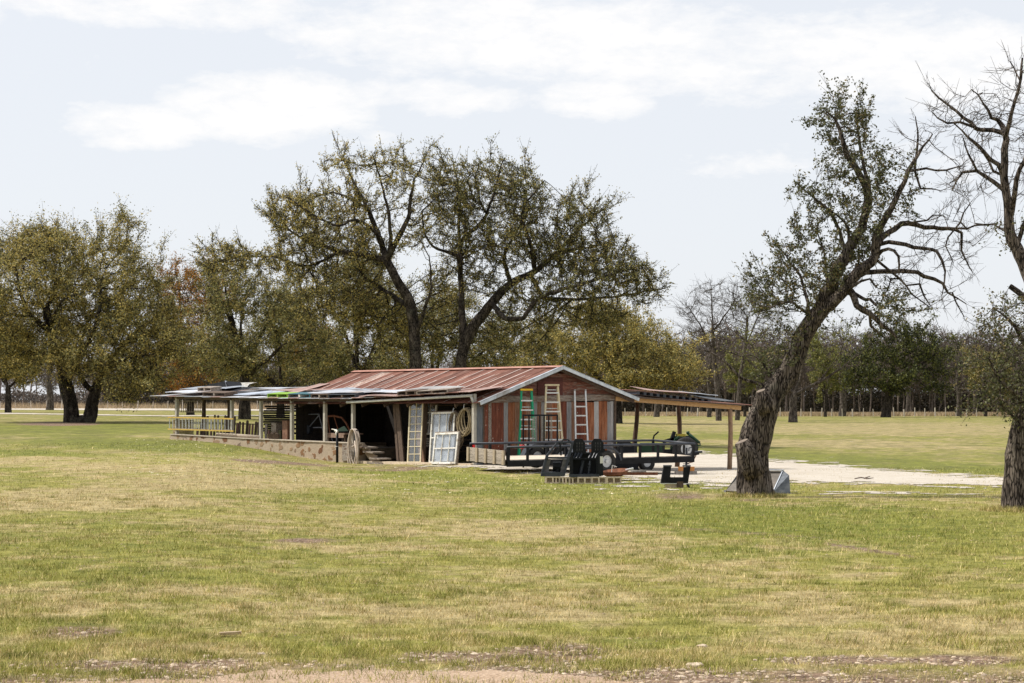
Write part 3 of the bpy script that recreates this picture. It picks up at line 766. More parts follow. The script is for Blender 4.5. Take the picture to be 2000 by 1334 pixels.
q = MB(); a = [fpt(392, 759), fpt(446, 759), fpt(448, 754), fpt(439, 744), fpt(400, 753)]; b = [(x + .7, y, z - .04) for x, y, z in a]; q.add(a + b, [(0, 1, 2, 3, 4), (9, 8, 7, 6, 5)] + [(i, i + 5, (i + 1) % 5 + 5, (i + 1) % 5) for i in range(5)]); q.build('dark_fold', STEELB, fo)
q = MB(); a = [fpt(439, 743.5, -.02), fpt(442, 756, -.02), fpt(452, 755, .3), fpt(458, 750, .5)]; b = [(x + .03, y, z) for x, y, z in a]; q.add(a + b, [(0, 1, 2, 3), (7, 6, 5, 4), (0, 4, 5, 1), (1, 5, 6, 2), (2, 6, 7, 3), (3, 7, 4, 0)]); q.build('bright_flap', GALVW, fo)
sheet('dark sheet lying under the black folded one', 386, 462, 1.0, .9, .1, STEELB, .1)
sheet('pinkish tin sheet over the green pallet', 530, 640, .9, 1.3, .17, mats_l[4], .0)
sheet('grey blue tin sheet where the lean-to meets the red roof', 610, 720, .8, 1.2, .15, GALV, .02)
sheet('white tin sheet resting on the dark pallet', 600, 700, -.1, 1.0, .18, GALVW, .0)
sheet('long white tin sheet with a torn dark edge', 700, 800, .1, .9, .13, GALVW, .0)
sheet('pale tin sheet tapering up against the red roof', 790, 872, .35, .8, .14, T_PALE, .03)
sheet('red faded sheet along the eave above the gutter', 700, 778, -.32, .4, .05, mats_l[4], .0)
def pallet(label, pxa, pxb, v0, mats_, lift=.03, hgt_=.12, D=.55):
    ua, ub = upx(pxa, v0), upx(pxb, v0); um = (ua + ub) / 2; p = loc(v0, um, lean_surface(v0, um) + lift)
    o = thing('pallet', label, 'pallet', p, math.atan2(.636, .772), 'wooden pallets weighing down the lean-to roof'); Wd = abs(ub - ua)
    dz = (lean_surface(v0, ub) - lean_surface(v0, ua)) / Wd
    o.rotation_euler = (math.atan(-dz) * -1 * (1 if ub > ua else -1), math.atan(-.12), math.atan2(.636, .772))
    k = max(3, int(Wd / .45))
    for i in range(k):
        q = MB(); q.box((D / 2, -Wd / 2 + .03 + (Wd - .06) * i / (k - 1), hgt_ / 2), (D, .05 if i not in (1,) else .09, hgt_ - .03)); q.build('bearer', mats_[i % len(mats_)], o)
    q = MB()
    for j in range(5): q.box((.05 + j * (D - .1) / 4, 0, hgt_), (.1, Wd, .02)); q.box((.05 + j * (D - .1) / 4, 0, 0), (.1, Wd, .018)) if j % 2 == 0 else None
    q.build('deck_boards', mats_[0], o); return o
LIME = plain('lime_green_paint', (.20, .36, .03), .6)
TEAL = plain('dark_teal_paint', (.02, .10, .13), .5)
pallet('lime green painted pallet on the eave of the lean-to', 522, 562, -.2, [LIME], .02)
pallet('pallet with teal and white blocks beside the lime green one', 563, 606, -.2, [TEAL, PAINT, WOODG], .02)
pallet('dark pallet under white tin near the first wide bay', 607, 640, -.25, [WOODB, WOODG], .02)
pallet('grey steel-edged pallet right of the dark pallet', 641, 695, -.25, [STEELG, WOODB], .02)
pallet('brown weathered pallet above the open doorway', 776, 812, -.28, [WOODB], .03)
pallet('thin slatted pallet nearest the shed corner', 813, 875, -.28, [WOODG, WOODB], .03, .1)
pallet('small grey pallet at the left end of the roof', 386, 412, .5, [WOODG], .12, .16, .5)
pallet('long dark pallet under the blue tin sheet', 396, 440, -.1, [WOODB, WOODG], .02)
ua = upx(470, 2.4); LT = thing('lattice_roll', 'roll of white diamond lattice lying on the roof behind the tin', 'lattice', loc(2.4, ua, lean_surface(2.4, ua) + .12), math.atan2(.636, .772))
q = MB()
for i in range(26):
    a = -.62 + i * .05
    for s_ in (-1, 1): q.bar((0, a, .17 - .0 * i), (.28, a + .1 * s_, .24), .012, .01); q.bar((0, a, .17), (-.18, a + .1 * s_, .04), .012, .01)
q.build('diamond_mesh', PAINT, LT)
# ------------------------------------------------------------------ ladders
SRZ = math.atan2(.636, .772)
def ladder_rungs(o, n, wfun, zfun, yfun, mat, d=.05, h=.03, name='rung', skip=()):
    for i in range(n):
        if i in skip: continue
        q = MB(); w = wfun(i); q.box((0, yfun(i), zfun(i)), (w, d, h)); q.build(name, mat, o)
def stepladder(label, px, pytop, pyfirst, mat, capmat, u0=-.75, group=None, wide=.36, base=.62):
    v = vpx(px, u0); zt = zpx(pytop, v, u0); zg = gz(v, u0) + .005; Ht = zt - zg
    o = thing('stepladder', label, 'stepladder', loc(v, u0, zg), .12, group)
    lean = .35; tw, bw = wide * .52, base * .5
    y = lambda z: -.30 + (z / Ht) * .40
    for s in (-1, 1):
        q = MB(); q.bar((s * bw * .88, y(0), 0), (s * tw * .88, y(Ht), Ht - .04), .062, .085, up=(0, 1, 0)); q.build('side_rail', mat, o)
        q = MB(); q.bar((s * bw * .80, y(Ht) + .28, .0), (s * tw * .8, y(Ht) + .06, Ht - .08), .04, .05, up=(0, 1, 0)); q.build('rear_rail', mat, o)
    k = int(Ht / .305)
    for i in range(1, k + 1):
        z = i * .305 - .03
        if z > Ht - .12: break
        w = 2 * (bw + (tw - bw) * z / Ht) * .88
        q = MB(); q.box((0, y(z), z), (w, .10, .045)); q.build('step', ALU, o)
        if i % 2 == 0:
            q = MB(); q.box((0, y(Ht) + .26 - .2 * z / Ht, z + .1), (w * .9, .02, .03)); q.build('rear_bar', ALU, o)
    q = MB(); q.box((0, y(Ht) + .02, Ht), (tw * 2.15, .2, .06)); q.build('top_cap', capmat, o)
    return o
GREEN = plain('green_fibreglass', (.0, .26, .12), .4)
YEL = plain('yellow_plastic', (.70, .42, .02), .45)
CREAM = plain('cream_fibreglass', (.58, .48, .30), .5)
sg = stepladder('green stepladder with a yellow top leaning on the shed gable', 1029, 761, 0, GREEN, YEL, -.62, base=.66)
q = MB(); q.box((.02, -.26, .62), (.2, .01, .2)); q.build('paper_label', PAINT, sg)
q = MB(); q.box((0, -.21, .34), (.44, .05, .06)); q.build('foot_brace', YEL, sg)
stepladder('tall cream fibreglass stepladder standing between two other ladders', 1079, 752, 0, CREAM, CREAM, -.66, base=.80, wide=.42)
v = vpx(1128, -.3); zt = zpx(763, v, -.3); zg = gz(v, -.5)
o = thing('straight_ladder', 'narrow aluminium ladder leaning upright on the gable, rightmost of the three', 'ladder', loc(v, -.55, zg), .2)
Ht = zt - zg
for s in (-1, 1):
    q = MB(); q.bar((s * .215, 0, 0), (s * .185, .36, Ht), .048, .075, up=(0, 1, 0)); q.build('side_rail', ALU, o)
    q = MB(); q.box((s * .185, .35, Ht + .02), (.045, .09, .05)); q.build('rail_cap', plain('grey_plastic', (.35, .35, .35)), o)
for i in range(7):
    z = .22 + i * .302
    if z < Ht - .1: q = MB(); q.box((0, .36 * z / Ht, z), (.42, .08, .045)); q.build('rung', ALU, o)
# extension ladder hung along the left posts, and a slatted rack above it
def side_ladder(name, label, pxa, pxb, zlo_f, zhi_f, v, n, mrail, mrung, rail=.05, cat='ladder'):
    ua, ub = upx(pxb, v), upx(pxa, v); zm = (zlo_f(ua) + zhi_f(ua)) / 2
    o = thing(name, label, cat, loc(v, ua, zm), SRZ)
    L = ub - ua; lo0, lo1, hi0, hi1 = zlo_f(ua) - zm, zlo_f(ub) - zm, zhi_f(ua) - zm, zhi_f(ub) - zm
    q = MB(); q.bar((0, 0, lo0), (0, L, lo1), .035, rail); q.build('side_rail', mrail, o)
    q = MB(); q.bar((0, 0, hi0), (0, L, hi1), .035, rail); q.build('side_rail', mrail, o)
    for i in range(n):
        t = (i + .5) / n; q = MB(); q.tube([(0, L * t, lo0 + (lo1 - lo0) * t), (0, L * t, hi0 + (hi1 - hi0) * t)], .017, 6); q.build('rung', mrung, o)
    return o
zf = lambda ya, yb: (lambda u: float(np.interp(u, [upx(455, -.15), upx(330, -.15)], [zpx(ya, -.15, upx(455, -.15)), zpx(yb, -.15, upx(330, -.15))])))
YR = plain('yellow_fibreglass_rail', (.50, .34, .07), .55)
side_ladder('extension_ladder', 'long yellow extension ladder hung level along the outside of the left posts', 328, 456, zf(842, 838), zf(818, 815), -.17, 20, YR, ALU)
side_ladder('extension_ladder', 'inner section of ladder hung just behind the long yellow one', 334, 450, zf(840, 836), zf(819, 816.5), -.09, 17, WOODG, ALU, .03)
side_ladder('slatted_rack', 'grey slatted rack hung high between the leftmost posts', 340, 397, zf(806, 804.5), zf(783.5, 783), .9, 14, WOODG, WOODG, .03, 'rack')

# ------------------------------------------------------------------ old windows leaning in the doorway
def mkglass():
    n = N('old_window_glass'); n.b.inputs['Base Color'].default_value = (.9, .93, .95, 1); n.b.inputs['Roughness'].default_value = .08
    tr = n.new('ShaderNodeBsdfTransparent'); gl = n.new('ShaderNodeBsdfGlossy', i_Roughness=.12); mx = n.new('ShaderNodeMixShader'); mx.inputs[0].default_value = .10
    df = n.new('ShaderNodeBsdfDiffuse'); df.inputs[0].default_value = (.55, .60, .64, 1); mx2 = n.new('ShaderNodeMixShader'); mx2.inputs[0].default_value = .06
    n.link(tr.outputs[0], mx.inputs[1]); n.link(gl.outputs[0], mx.inputs[2]); n.link(mx.outputs[0], mx2.inputs[1]); n.link(df.outputs[0], mx2.inputs[2]); n.link(mx2.outputs[0], n.o.inputs[0]); return n.m
GLASS = mkglass()
CURT = simple('pale_drape_board', (.26, .29, .34), (.46, .50, .54), 4, (1, 6, 1), .8, vary=.1)
def sash(label, pts, v, cols, rows, mframe, name='window_sash', lean=.14, fw=.06, backing=False, deep=None, groups=None):
    """pts: photo corners bottom-left, bottom-right, top-left, top-right on the plane v"""
    (xbl, ybl), (xbr, ybr), (xtl, ytl), (xtr, ytr) = pts
    def W_(x, y, t):
        vv = v + lean * t; u = upx(x, vv); return ST @ Vector((vv, u, zpx(y, vv, u)))
    A, B, C, D = W_(xbl, ybl, 0), W_(xbr, ybr, 0), W_(xtl, ytl, 1), W_(xtr, ytr, 1)
    o = thing(name, label, 'window', (A + B) / 2, 0, groups); O = (A + B) / 2
    ex = (B - A); ez = (C - A); Wd, Ht = ex.length, ez.length; ex.normalize(); ez = (ez - ex * ez.dot(ex)).normalized(); ey = ez.cross(ex)
    T = Matrix((ex, ey, ez)).transposed().to_4x4(); o.matrix_world = Matrix.Translation(O) @ T
    q = MB()
    for s in (-1, 1): q.box((s * (Wd / 2 - fw / 2), 0, Ht / 2), (fw, .045, Ht))
    q.box((0, 0, fw / 2), (Wd - 2 * fw, .043, fw)); q.box((0, 0, Ht - fw / 2), (Wd - 2 * fw, .043, fw)); q.build('frame', mframe, o)
    q = MB()
    for i in range(1, cols): q.box((-Wd / 2 + fw + (Wd - 2 * fw) * i / cols, -.002, Ht / 2), (.022, .03, Ht - 2 * fw))
    for j in range(1, rows): q.box((0, -.004, fw + (Ht - 2 * fw) * j / rows), (Wd - 2 * fw, .026, .024 if not (rows == 2) else .04))
    q.build('glazing_bars', mframe, o)
    q = MB(); q.box((0, .004, Ht / 2), (Wd - 2 * fw + .01, .004, Ht - 2 * fw + .01)); q.build('pane', GLASS, o)
    if backing:
        q = MB(); q.box((-.06, .045, Ht / 2 + .02), (Wd * .72, .02, Ht * .86)); q.build('backing_board', CURT, o)
    if deep:
        q = MB(); q.box((-Wd / 2 - .012, deep / 2, Ht / 2), (.03, deep, Ht + .02)); q.box((Wd / 2 + .012, deep / 2, Ht / 2), (.03, deep, Ht + .02)); q.box((0, deep / 2, Ht + .02), (Wd + .05, deep, .03)); q.build('casing', WOODB if deep > .1 else WOODG, o)
    return o
CREAMP = simple('yellowed_cream_paint', (.50, .42, .26), (.68, .61, .44), 9, rough=.6, bump=.1, vary=.05)
sash('tall narrow cream sash with two columns of panes at the doorway', [(795.5, 905), (822.5, 905), (784.5, 785), (809, 785)], .12, 2, 8, CREAMP, fw=.06, deep=.16)
sash('small white four pane sash standing highest behind the others', [(825, 850), (850, 848), (819, 787), (846, 785)], .55, 2, 3, PAINT)
sash('large white sash leaning behind the smallest low one', [(838, 905), (884, 905), (823, 812), (867, 811)], .06, 3, 2, PAINT, backing=True, deep=.14)
sash('low white six pane window in front of the large sash', [(844, 906.5), (890, 905.5), (833, 853), (881, 853)], -.22, 3, 2, PAINT, backing=True, deep=.07)
q = MB()
def leaning_board(label, xb, xt, yb, yt, v, w, mat, t=.05):
    a = ST @ Vector((v, upx(xb, v), zpx(yb, v, upx(xb, v)))); b = ST @ Vector((v + .15, upx(xt, v + .15), zpx(yt, v + .15, upx(xt, v + .15))))
    a.z = max(a.z, H(a.x, a.y) - .02) if False else a.z
    o = MB(); up = ST.to_3x3() @ Vector((1, 0, 0)); o.bar(Vector((0, 0, 0)), b - a, w, t, up=up); o = o.build('plank', mat, None, a)
    return tag(o, label, 'plank', 'timber planks leaning inside the open bays')
leaning_board('dark wide plank leaning left of the tall cream sash', 786, 776, 905, 788, .2, .22, WOODB)
leaning_board('brown splintered plank between the tall cream and large white sashes', 826, 812, 905, 812, .14, .24, simple('splintered_brown_wood', (.09, .05, .03), (.22, .13, .08), 9, (4, 4, 1), .85))
leaning_board('thin dark plank upright at the left edge of the doorway planks', 778, 770, 905, 790, .25, .12, WOODB)

# coils of rope and hose on hooks
def coil(name, label, c, r1, r2, n, mat, tr=.018, rz=SRZ, cat='rope', wob=.05, turn=10, drop=0):
    o = thing(name, label, cat, c, rz); q = MB()
    for k in range(n):
        pts = []; a = random.uniform(-wob, wob); b = random.uniform(-wob, wob); ra, rb = r1 * random.uniform(.5, 1.05), r2 * random.uniform(.86, 1.05)
        for i in range(33):
            t = 2 * math.pi * i / 32; pts.append((random.uniform(-.006, .006) + k * tr * .6, ra * math.sin(t) + a * (1 - math.cos(t)), -rb + rb * math.cos(t) + b * .3))
        q.tube(pts, tr, 6, cap=False)
    if drop: q.tube([(-.02, r1 * .4, -r2 * 1.6), (-.02, r1 * .2, -r2 * 2.0), (0, r1 * .1, -drop)], tr, 6)
    q.build('rope_loops', mat, o, smooth=True)
    q = MB(); q.tube([(.1, 0, .16), (-.03, 0, .14), (-.05, 0, .02), (-.02, 0, -.02)], .012, 6); q.build('hook', ALU, o)
    return o
ROPE = simple('tan_rope', (.20, .155, .09), (.36, .29, .18), 18, rough=.95, bump=.5, vary=.2)
def at(px, py, v): u = upx(px, v); return loc(v, u, zpx(py, v, u))
coil('rope_coil', 'loose tan rope coil hanging left of another coil', at(887, 806, .15), .38, .56, 14, simple('faded_brown_rope', (.13, .10, .07), (.24, .19, .13), 18, rough=.95), .016, wob=.09, drop=1.5)
coil('rope_coil', 'round tan rope coil hung beside the corner post', at(908, 798, .05), .36, .44, 13, ROPE, .019, wob=.11)
HOSE = simple('beige_garden_hose', (.42, .34, .27), (.58, .49, .41), 12, rough=.6, vary=.1)
hp = at(693.5, 838, -.34); hc = thing('hose_coil', 'beige garden hose looped over a steel reel before the stone wall end', 'hose', hp, SRZ); q = MB()
for k in range(7):
    ra, rb = .21 + .025 * k * .4, (.30 if k < 3 else .56 + .02 * k); pts = []
    for i in range(37):
        t = 2 * math.pi * i / 36; pts.append((-.02 * k + random.uniform(-.004, .004), ra * math.sin(t) + .05 * (k % 3 - 1) * (1 - math.cos(t)), -rb + rb * math.cos(t)))
    q.tube(pts, .021, 8, cap=False)
zg = gz(-.4, upx(693, -.34)) - hp.z
q.tube([(-.1, -.12, -.4), (-.12, -.2, -.75), (-.14, -.36, zg + .02)], .021, 8); q.tube([(-.1, -.14, -.5), (-.12, -.26, -.9), (-.16, -.44, zg + .02)], .021, 8)
q.build('hose_loops', HOSE, hc, smooth=True)
q = MB(); q.tube([(0, 0, -.02), (0, 0, zg)], .03, 8); q.box((0, 0, -.04), (.12, .3, .03)); q.build('reel_stand', STEELG, hc)
fp = at(658.5, 848, -.6); fz = H(fp.x, fp.y) - fp.z
yh = thing('yard_hydrant', 'black water standpipe with a white handle before the stone wall', 'water tap', fp, SRZ)
q = MB(); q.tube([(0, 0, fz), (0, 0, .05)], .045, 10); q.build('pipe', STEELB, yh, smooth=True)
q = MB(); q.tube([(0, 0, .05), (0, 0, .1), (0, .05, .13), (0, .12, .11)], .04, 8); q.bar((0, .02, .14), (0, .32, .17), .03, .035); q.tube([(-.02, -.03, .1), (-.08, -.06, .06), (-.1, -.06, -.05)], .028, 8); q.build('handle', PAINT, yh, smooth=True)
q = MB(); q.box((0, 0, -.42), (.1, .1, .02)); q.build('strap', ALU, yh)

# stair stringer with broken treads beside the wall end
sp = at(716, 906, -.1); st = thing('stair_stringer', 'broken wooden stair stringer with splintered treads beside the hose', 'stairs', sp, SRZ)
L_ = lambda px: upx(px, -.1) - upx(716, -.1)
q = MB()
pr = [(708, 866), (722, 877), (722, 884), (735, 889), (735, 896), (748, 902), (751, 907), (728, 907), (706, 877)]
q.add([(0, L_(x), (906 - y) / 56.5) for x, y in pr] + [(.05, L_(x), (906 - y) / 56.5) for x, y in pr],
      [tuple(range(9))[::-1], tuple(range(9, 18))] + [(i, (i + 1) % 9, (i + 1) % 9 + 9, i + 9) for i in range(9)])
q.build('stringer', simple('tan_plywood', (.22, .16, .11), (.36, .28, .20), 8, rough=.9), st)
for a, b, y in ((703, 722, 875), (715, 735, 884), (728, 748, 896), (726, 752, 905)):
    q = MB(); q.bar((.1, L_(a), (906 - y) / 56.5 + .03), (.1, L_(b), (906 - y) / 56.5), .5, .05); q.build('tread', WOODG, st)

# pickets, junk and machinery inside the bays
def picket(px, py_top, v, w, mat, lean, label, name='fence_picket', cut=True):
    u = upx(px, v); zb = wtop(min(max(u, 6.4), 18.9)) - .05; zt = zpx(py_top, v, u); h = zt - zb
    q = MB(); c = .035
    q.prism([(-w / 2, 0), (w / 2, 0), (w / 2, h - (c if cut else 0)), (w / 2 - c, h), (-w / 2 + c, h), (-w / 2, h - (c if cut else 0))], .03, Matrix.Rotation(R(90), 4, 'Z'))
    o = q.build(name, mat, None, loc(v, u, zb)); o.rotation_euler = (lean, .08, SRZ); return tag(o, label, 'picket', 'old pickets stacked on end inside the left bays')
# the floor of the bays is level with the wall top there: an earth bank
q = MB(); q.box((2.4, 14.9, .30), (3.9, 8.2, .55)); q.box((2.0, 9.0, .25), (3.6, 3.9, .4)); q.build('raised_floor', simple('packed_dirt_bank', (.10, .075, .05), (.17, .13, .09), 4), SH)
PK = [simple('red_brown_picket', (.10, .05, .04), (.2, .11, .09), 9, (5, 5, 1), .85, vary=.2), WOODB, WOODG]
pk = [(385, 836, .5, 0), (392, 828, .8, 1), (398, 824, .6, 1), (405, 812, .9, 1), (412, 820, .5, 0), (418, 810, .9, 1), (424, 811, .8, 1), (431, 816, .9, 1), (437, 811, .9, 1),
      (443, 812, .9, 1), (450, 824, .5, 2), (456, 813, .9, 1), (462, 826, .6, 0), (467, 823, .5, 1), (474, 824, .6, 0), (481, 821, .8, 1), (486, 828, .5, 0), (492, 828, .5, 0),
      (498, 823, .6, 1), (504, 824, .5, 1), (507, 808, .7, 1), (519, 828, .5, 2), (524, 840, .4, 0)]
for i, (px, py, v, m) in enumerate(pk):
    picket(px, py, v, .11 + .03 * (i % 3 == 0), PK[m], random.uniform(-.12, .02), 'old weathered picket standing among others behind the yellow ladder' if px < 458 else 'old weathered picket standing among others behind the log on the stone wall')
def loosebox(name, label, cat, px, py, v, d, mat, rz=0):
    u = upx(px, v); p = loc(v, u, zpx(py, v, u)); q = MB(); w, dp, h = d; t = .02
    q.box((0, 0, h / 2), (w, dp, h)); o = thing(name, label, cat, p, SRZ + rz); q.build('body', mat, o)
    q = MB(); q.box((0, 0, h + t / 2), (w + .03, dp + .03, t)); q.build('lid', mat, o); return o
loosebox('crate', 'grey block of sawn wood on the far end of the wall bays', 'crate', 541, 845, .5, (.3, .32, .35), WOODG)
loosebox('crate', 'brown wooden crate standing beside the third post', 'crate', 563, 868, .4, (.3, .34, .85), simple('red_brown_crate', (.13, .06, .035), (.24, .13, .08), 7))
loosebox('crate', 'olive painted box between two white posts on the left', 'crate', 549, 868, .6, (.3, .42, .5), simple('olive_box_paint', (.06, .065, .03), (.13, .12, .06), 7))
q = MB(); q.tube([(0, 0, 0), (0, 3.0, .08)], .065, 10); lu_ = upx(508, -.02); o = q.build('log', simple('grey_bark_log', (.28, .22, .17), (.45, .38, .30), 8, (5, 1, 5), .9), None, loc(-.02, lu_, wtop(lu_) + .09), smooth=True); o.rotation_euler = (0, 0, SRZ)
tag(o, 'barkless grey log lying on top of the low stone wall', 'log')
for i, px in enumerate((530, 539)):
    q = MB(); q.disc((0, 0, 0), (.2, 1, .1), .12, .16, 14); u = upx(px, .0); o = q.build('wood_round', WOODB, None, loc(.0, u, wtop(u) + .14)); tag(o, ['short cut round of firewood at the end of the log', 'second cut round of firewood right of its twin'][i], 'firewood')
q = MB()
for k in range(9): q.disc((0, 0, .05 + k * .07), (0, 0, 1), .42 - .01 * (k % 2), .055, 20)
u = upx(358, .9); o = q.build('wicker_barrel', simple('tan_wicker', (.16, .11, .06), (.30, .22, .13), 14), None, loc(.9, u, wtop(18) - .05)); tag(o, 'ribbed tan barrel standing at the left end of the bays', 'barrel')
# board pile across the back at the left end
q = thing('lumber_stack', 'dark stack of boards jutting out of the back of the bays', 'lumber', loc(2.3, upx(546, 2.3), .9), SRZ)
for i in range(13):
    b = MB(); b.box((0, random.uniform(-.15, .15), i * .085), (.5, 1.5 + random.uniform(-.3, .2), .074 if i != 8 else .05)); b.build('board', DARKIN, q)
# A-shaped steel frame and the curved cab frame
af = thing('trestle_stand', 'blue grey steel trestle frame standing behind the stone wall', 'machine frame', loc(1.2, upx(596, 1.2), wtop(9)), SRZ); uu0 = upx(596, 1.2)
def fr(q, a, b, r=.022, v=0): q.tube([(v, upx(a[0], 1.2) - uu0, zpx(a[1], 1.2, upx(a[0], 1.2)) - wtop(9)), (v, upx(b[0], 1.2) - uu0, zpx(b[1], 1.2, upx(b[0], 1.2)) - wtop(9))], r, 6)
SB = simple('blue_grey_pipe', (.11, .12, .14), (.22, .23, .26), 8, rough=.5)
for a, b in (((580, 809), (624, 809)), ((580, 810), (593, 834)), ((600, 812), (598, 860)), ((624, 810), (604, 834)), ((623, 810), (633, 848)), ((640, 820), (650, 864)), ((612, 835), (632, 835))):
    q = MB(); fr(q, a, b); q.build('strut', SB, af)
q = MB(); q.disc((0, upx(601, 1.2) - uu0, .42), (1, .3, 0), .17, .2, 16); q.build('hub', STEELG, af)
cf = thing('tractor_cab', 'curved rusty cab frame with a green panel behind the wall', 'machine frame', loc(1.0, upx(665, 1.0), wtop(7)), SRZ); uu1 = upx(665, 1.0)
def c3(px, py): return (0, upx(px, 1.0) - uu1, zpx(py, 1.0, upx(px, 1.0)) - wtop(7))
q = MB(); q.tube([c3(640, 813), (c3(652, 812)), c3(668, 816), c3(676, 826), c3(684, 842)], .035, 8); q.tube([c3(652, 812), c3(660, 838)], .02, 6); q.tube([c3(640, 813), c3(645, 850)], .03, 6); q.build('curved_frame', RUSTY, cf)
q = MB(); a = [c3(660, 838), c3(672, 832), c3(680, 842), c3(652, 843)]; q.add(a + [(x + .03, y, z) for x, y, z in a], [(0, 1, 2, 3), (7, 6, 5, 4), (0, 4, 5, 1), (1, 5, 6, 2), (2, 6, 7, 3), (3, 7, 4, 0)]); q.build('green_panel', plain('dull_green_paint', (.09, .16, .11)), cf)
bt = thing('work_bench', 'plank bench heaped with scrap behind the standpipe', 'bench', loc(.5, upx(672, .5), wtop(7) - .1), SRZ)
q = MB(); q.box((0, 0, .42), (.8, 1.2, .05)); q.build('bench_top', simple('brown_bench_plank', (.16, .10, .07), (.28, .19, .14), 8), bt)
for s in (-1, 1):
    for t in (-1, 1): q = MB(); q.box((s * .3, t * .5, .2), (.07, .07, .4)); q.build('leg', WOODB, bt)
q = MB(); q.box((-.39, .0, .34), (.03, 1.1, .11)); q.build('apron', simple('brown_bench_plank', (0, 0, 0), (0, 0, 0)), bt)
# lumber pile dim in the doorway
q = thing('board_pile', 'dim stack of long boards at the back of the doorway bay', 'lumber', loc(2.0, 4.6, .55), SRZ)
for i in range(4): b = MB(); b.box((0, random.uniform(-.1, .1), i * .08), (.3, 2.2, .05)); b.build('board', simple('greyish_board_ends', (.14, .12, .10), (.26, .23, .19), 7, (1, .5, 5)), q)
# concrete slabs of the doorway sill
q = MB(); q.bar((-.02, -.0, .0), (-.02, 6.3, -.03), .3, .14); q.build('sill_slab', CONC, SH)
# ------------------------------------------------------------------ open shelter right of the shed
PV = thing('open_shelter', 'lean-to shelter on rough poles with a yellow timber beam and rusty tin roof', 'shelter', (-1.2, 65.6, 0), SRZ)
def pvx(px, u): return vpx(px, u)
vE = pvx(1446, -.1); v0_ = 6.0
zb0, zb1 = 2.17, 1.86
q = MB(); q.bar((v0_, -.12, zb0), (vE * .55 + v0_ * .45 - .01, -.12, zb0 * .45 + zb1 * .55), .05, .14); q.bar((vE * .55 + v0_ * .45 + .01, -.12, zb0 * .45 + zb1 * .55), (vE, -.12, zb1), .05, .15); q.build('front_beam', WOODN, PV)
def pole(v, u, zt, r, mat, bend=.05):
    zb = gz(v, u) - .05; q = MB(); pts = []; rs = []
    for i in range(7):
        t = i / 6; pts.append((v + bend * math.sin(t * 5 + v) , u + bend * math.cos(t * 4), zb + (zt - zb) * t)); rs.append(r * (1.08 - .16 * t + random.uniform(-.05, .05)))
    q.tube(pts, rs, 10); q.build('pole', mat, PV, smooth=True)
POLE = simple('stripped_cedar_pole', (.20, .12, .07), (.38, .25, .155), 7, (5, 5, 1), .85, bump=.4, vary=.1)
POLED = simple('dark_cedar_pole', (.045, .028, .02), (.14, .085, .055), 7, (5, 5, 1), .85, bump=.4, vary=.1)
vp = pvx(1428, -.15); pole(vp, -.1, float(np.interp(vp, [v0_, vE], [zb0, zb1])) - .06, .085, POLE, .015)
for px, u in ((1241, 3.0), (1325, 3.1)): v = pvx(px, u); pole(v, u, 2.22, .085, POLED, .05)
q = MB(); va, vb = pvx(1205, 3.0), pvx(1400, 3.0); q.bar((va, 3.0, 2.42), (vb, 3.0, 2.12), .07, .12)
for i in range(7):
    v = 6.15 + i * (vE - 6.3) / 6; zf = float(np.interp(v, [v0_, vE], [zb0, zb1])) + .02; q.bar((v, -.08, zf - .01), (v, 3.3, zf + .24), .05, .07)
q.build('rafters', WOODB, PV)
def psur(v, u): return float(np.interp(v, [6, vE], [2.27, 1.96])) + .085 * (u + .3)
mp = [ROOF, T_DARK, ROOF, T_RUST, ROOF, T_BROWN]
q = MB(); u_ = -.3; i = 0
while u_ < 3.3:
    q.k = i % len(mp); a = Vector((5.9, u_, psur(5.9, u_))); b = Vector((vE + .08 + .35 * (i == 0), u_, psur(vE + .1, u_))); q.corr(a, (0, 1, .08), b - a, .68, (b - a).length, .076, .011, rows=3); u_ += .66; i += 1
q.build('roof_sheets', mp, PV)
q = MB(); q.bar((6, -.33, 2.26), (vE, -.33, 1.95), .015, .05); q.build('drip_edge', WOODB, PV)
def psheet(label, pxa, pxb, u, L, lift, mat, wob=.04, sag=0.):
    va, vb = pvx(pxa, u), pvx(pxb, u); z = psur((va + vb) / 2, u) + lift; p = loc((va + vb) / 2, u, z); o = thing('roofing_sheet', label, 'metal sheet', p, SRZ, 'loose tin sheets piled on the open shelter'); o.rotation_euler = (.085, .077, SRZ)
    q = MB(); q.corr((-(vb - va) / 2, 0, 0), (0, 1, 0), (1, 0, 0), L, vb - va, .076, .011, rows=6, wob=wob, sag=sag); q.build('corrugated_sheet', mat, o)
psheet('rust red sheet nearest the shed on the shelter roof', 1222, 1330, .9, 1.5, .14, ROOF)
psheet('speckled pink and rust sheet in the middle of the shelter roof', 1280, 1375, 1.4, 1.4, .22, mats_l[4])
psheet('white tin sheet on top of the shelter pile', 1362, 1404, 1.0, 1.0, .26, GALVW)
psheet('dark wavy sheet at the outer end of the shelter roof', 1385, 1436, .4, 1.3, .13, T_DARK, .06)
o = thing('pallet', 'long dark pallet of short blocks along the shelter beam', 'pallet', loc(pvx(1315, -.1), .1, psur(pvx(1315, -.1), .1) + .07), SRZ); o.rotation_euler = (0, .077, SRZ)
q = MB()
for i in range(12): q.box((-1.7 + i * .31, 0, 0), (.13, .5, .1))
q.build('blocks', STEELG, o); q = MB(); q.box((0, 0, .06), (3.6, .5, .02)); q.box((0, 0, -.055), (3.6, .5, .015)); q.build('deck_boards', WOODB, o)

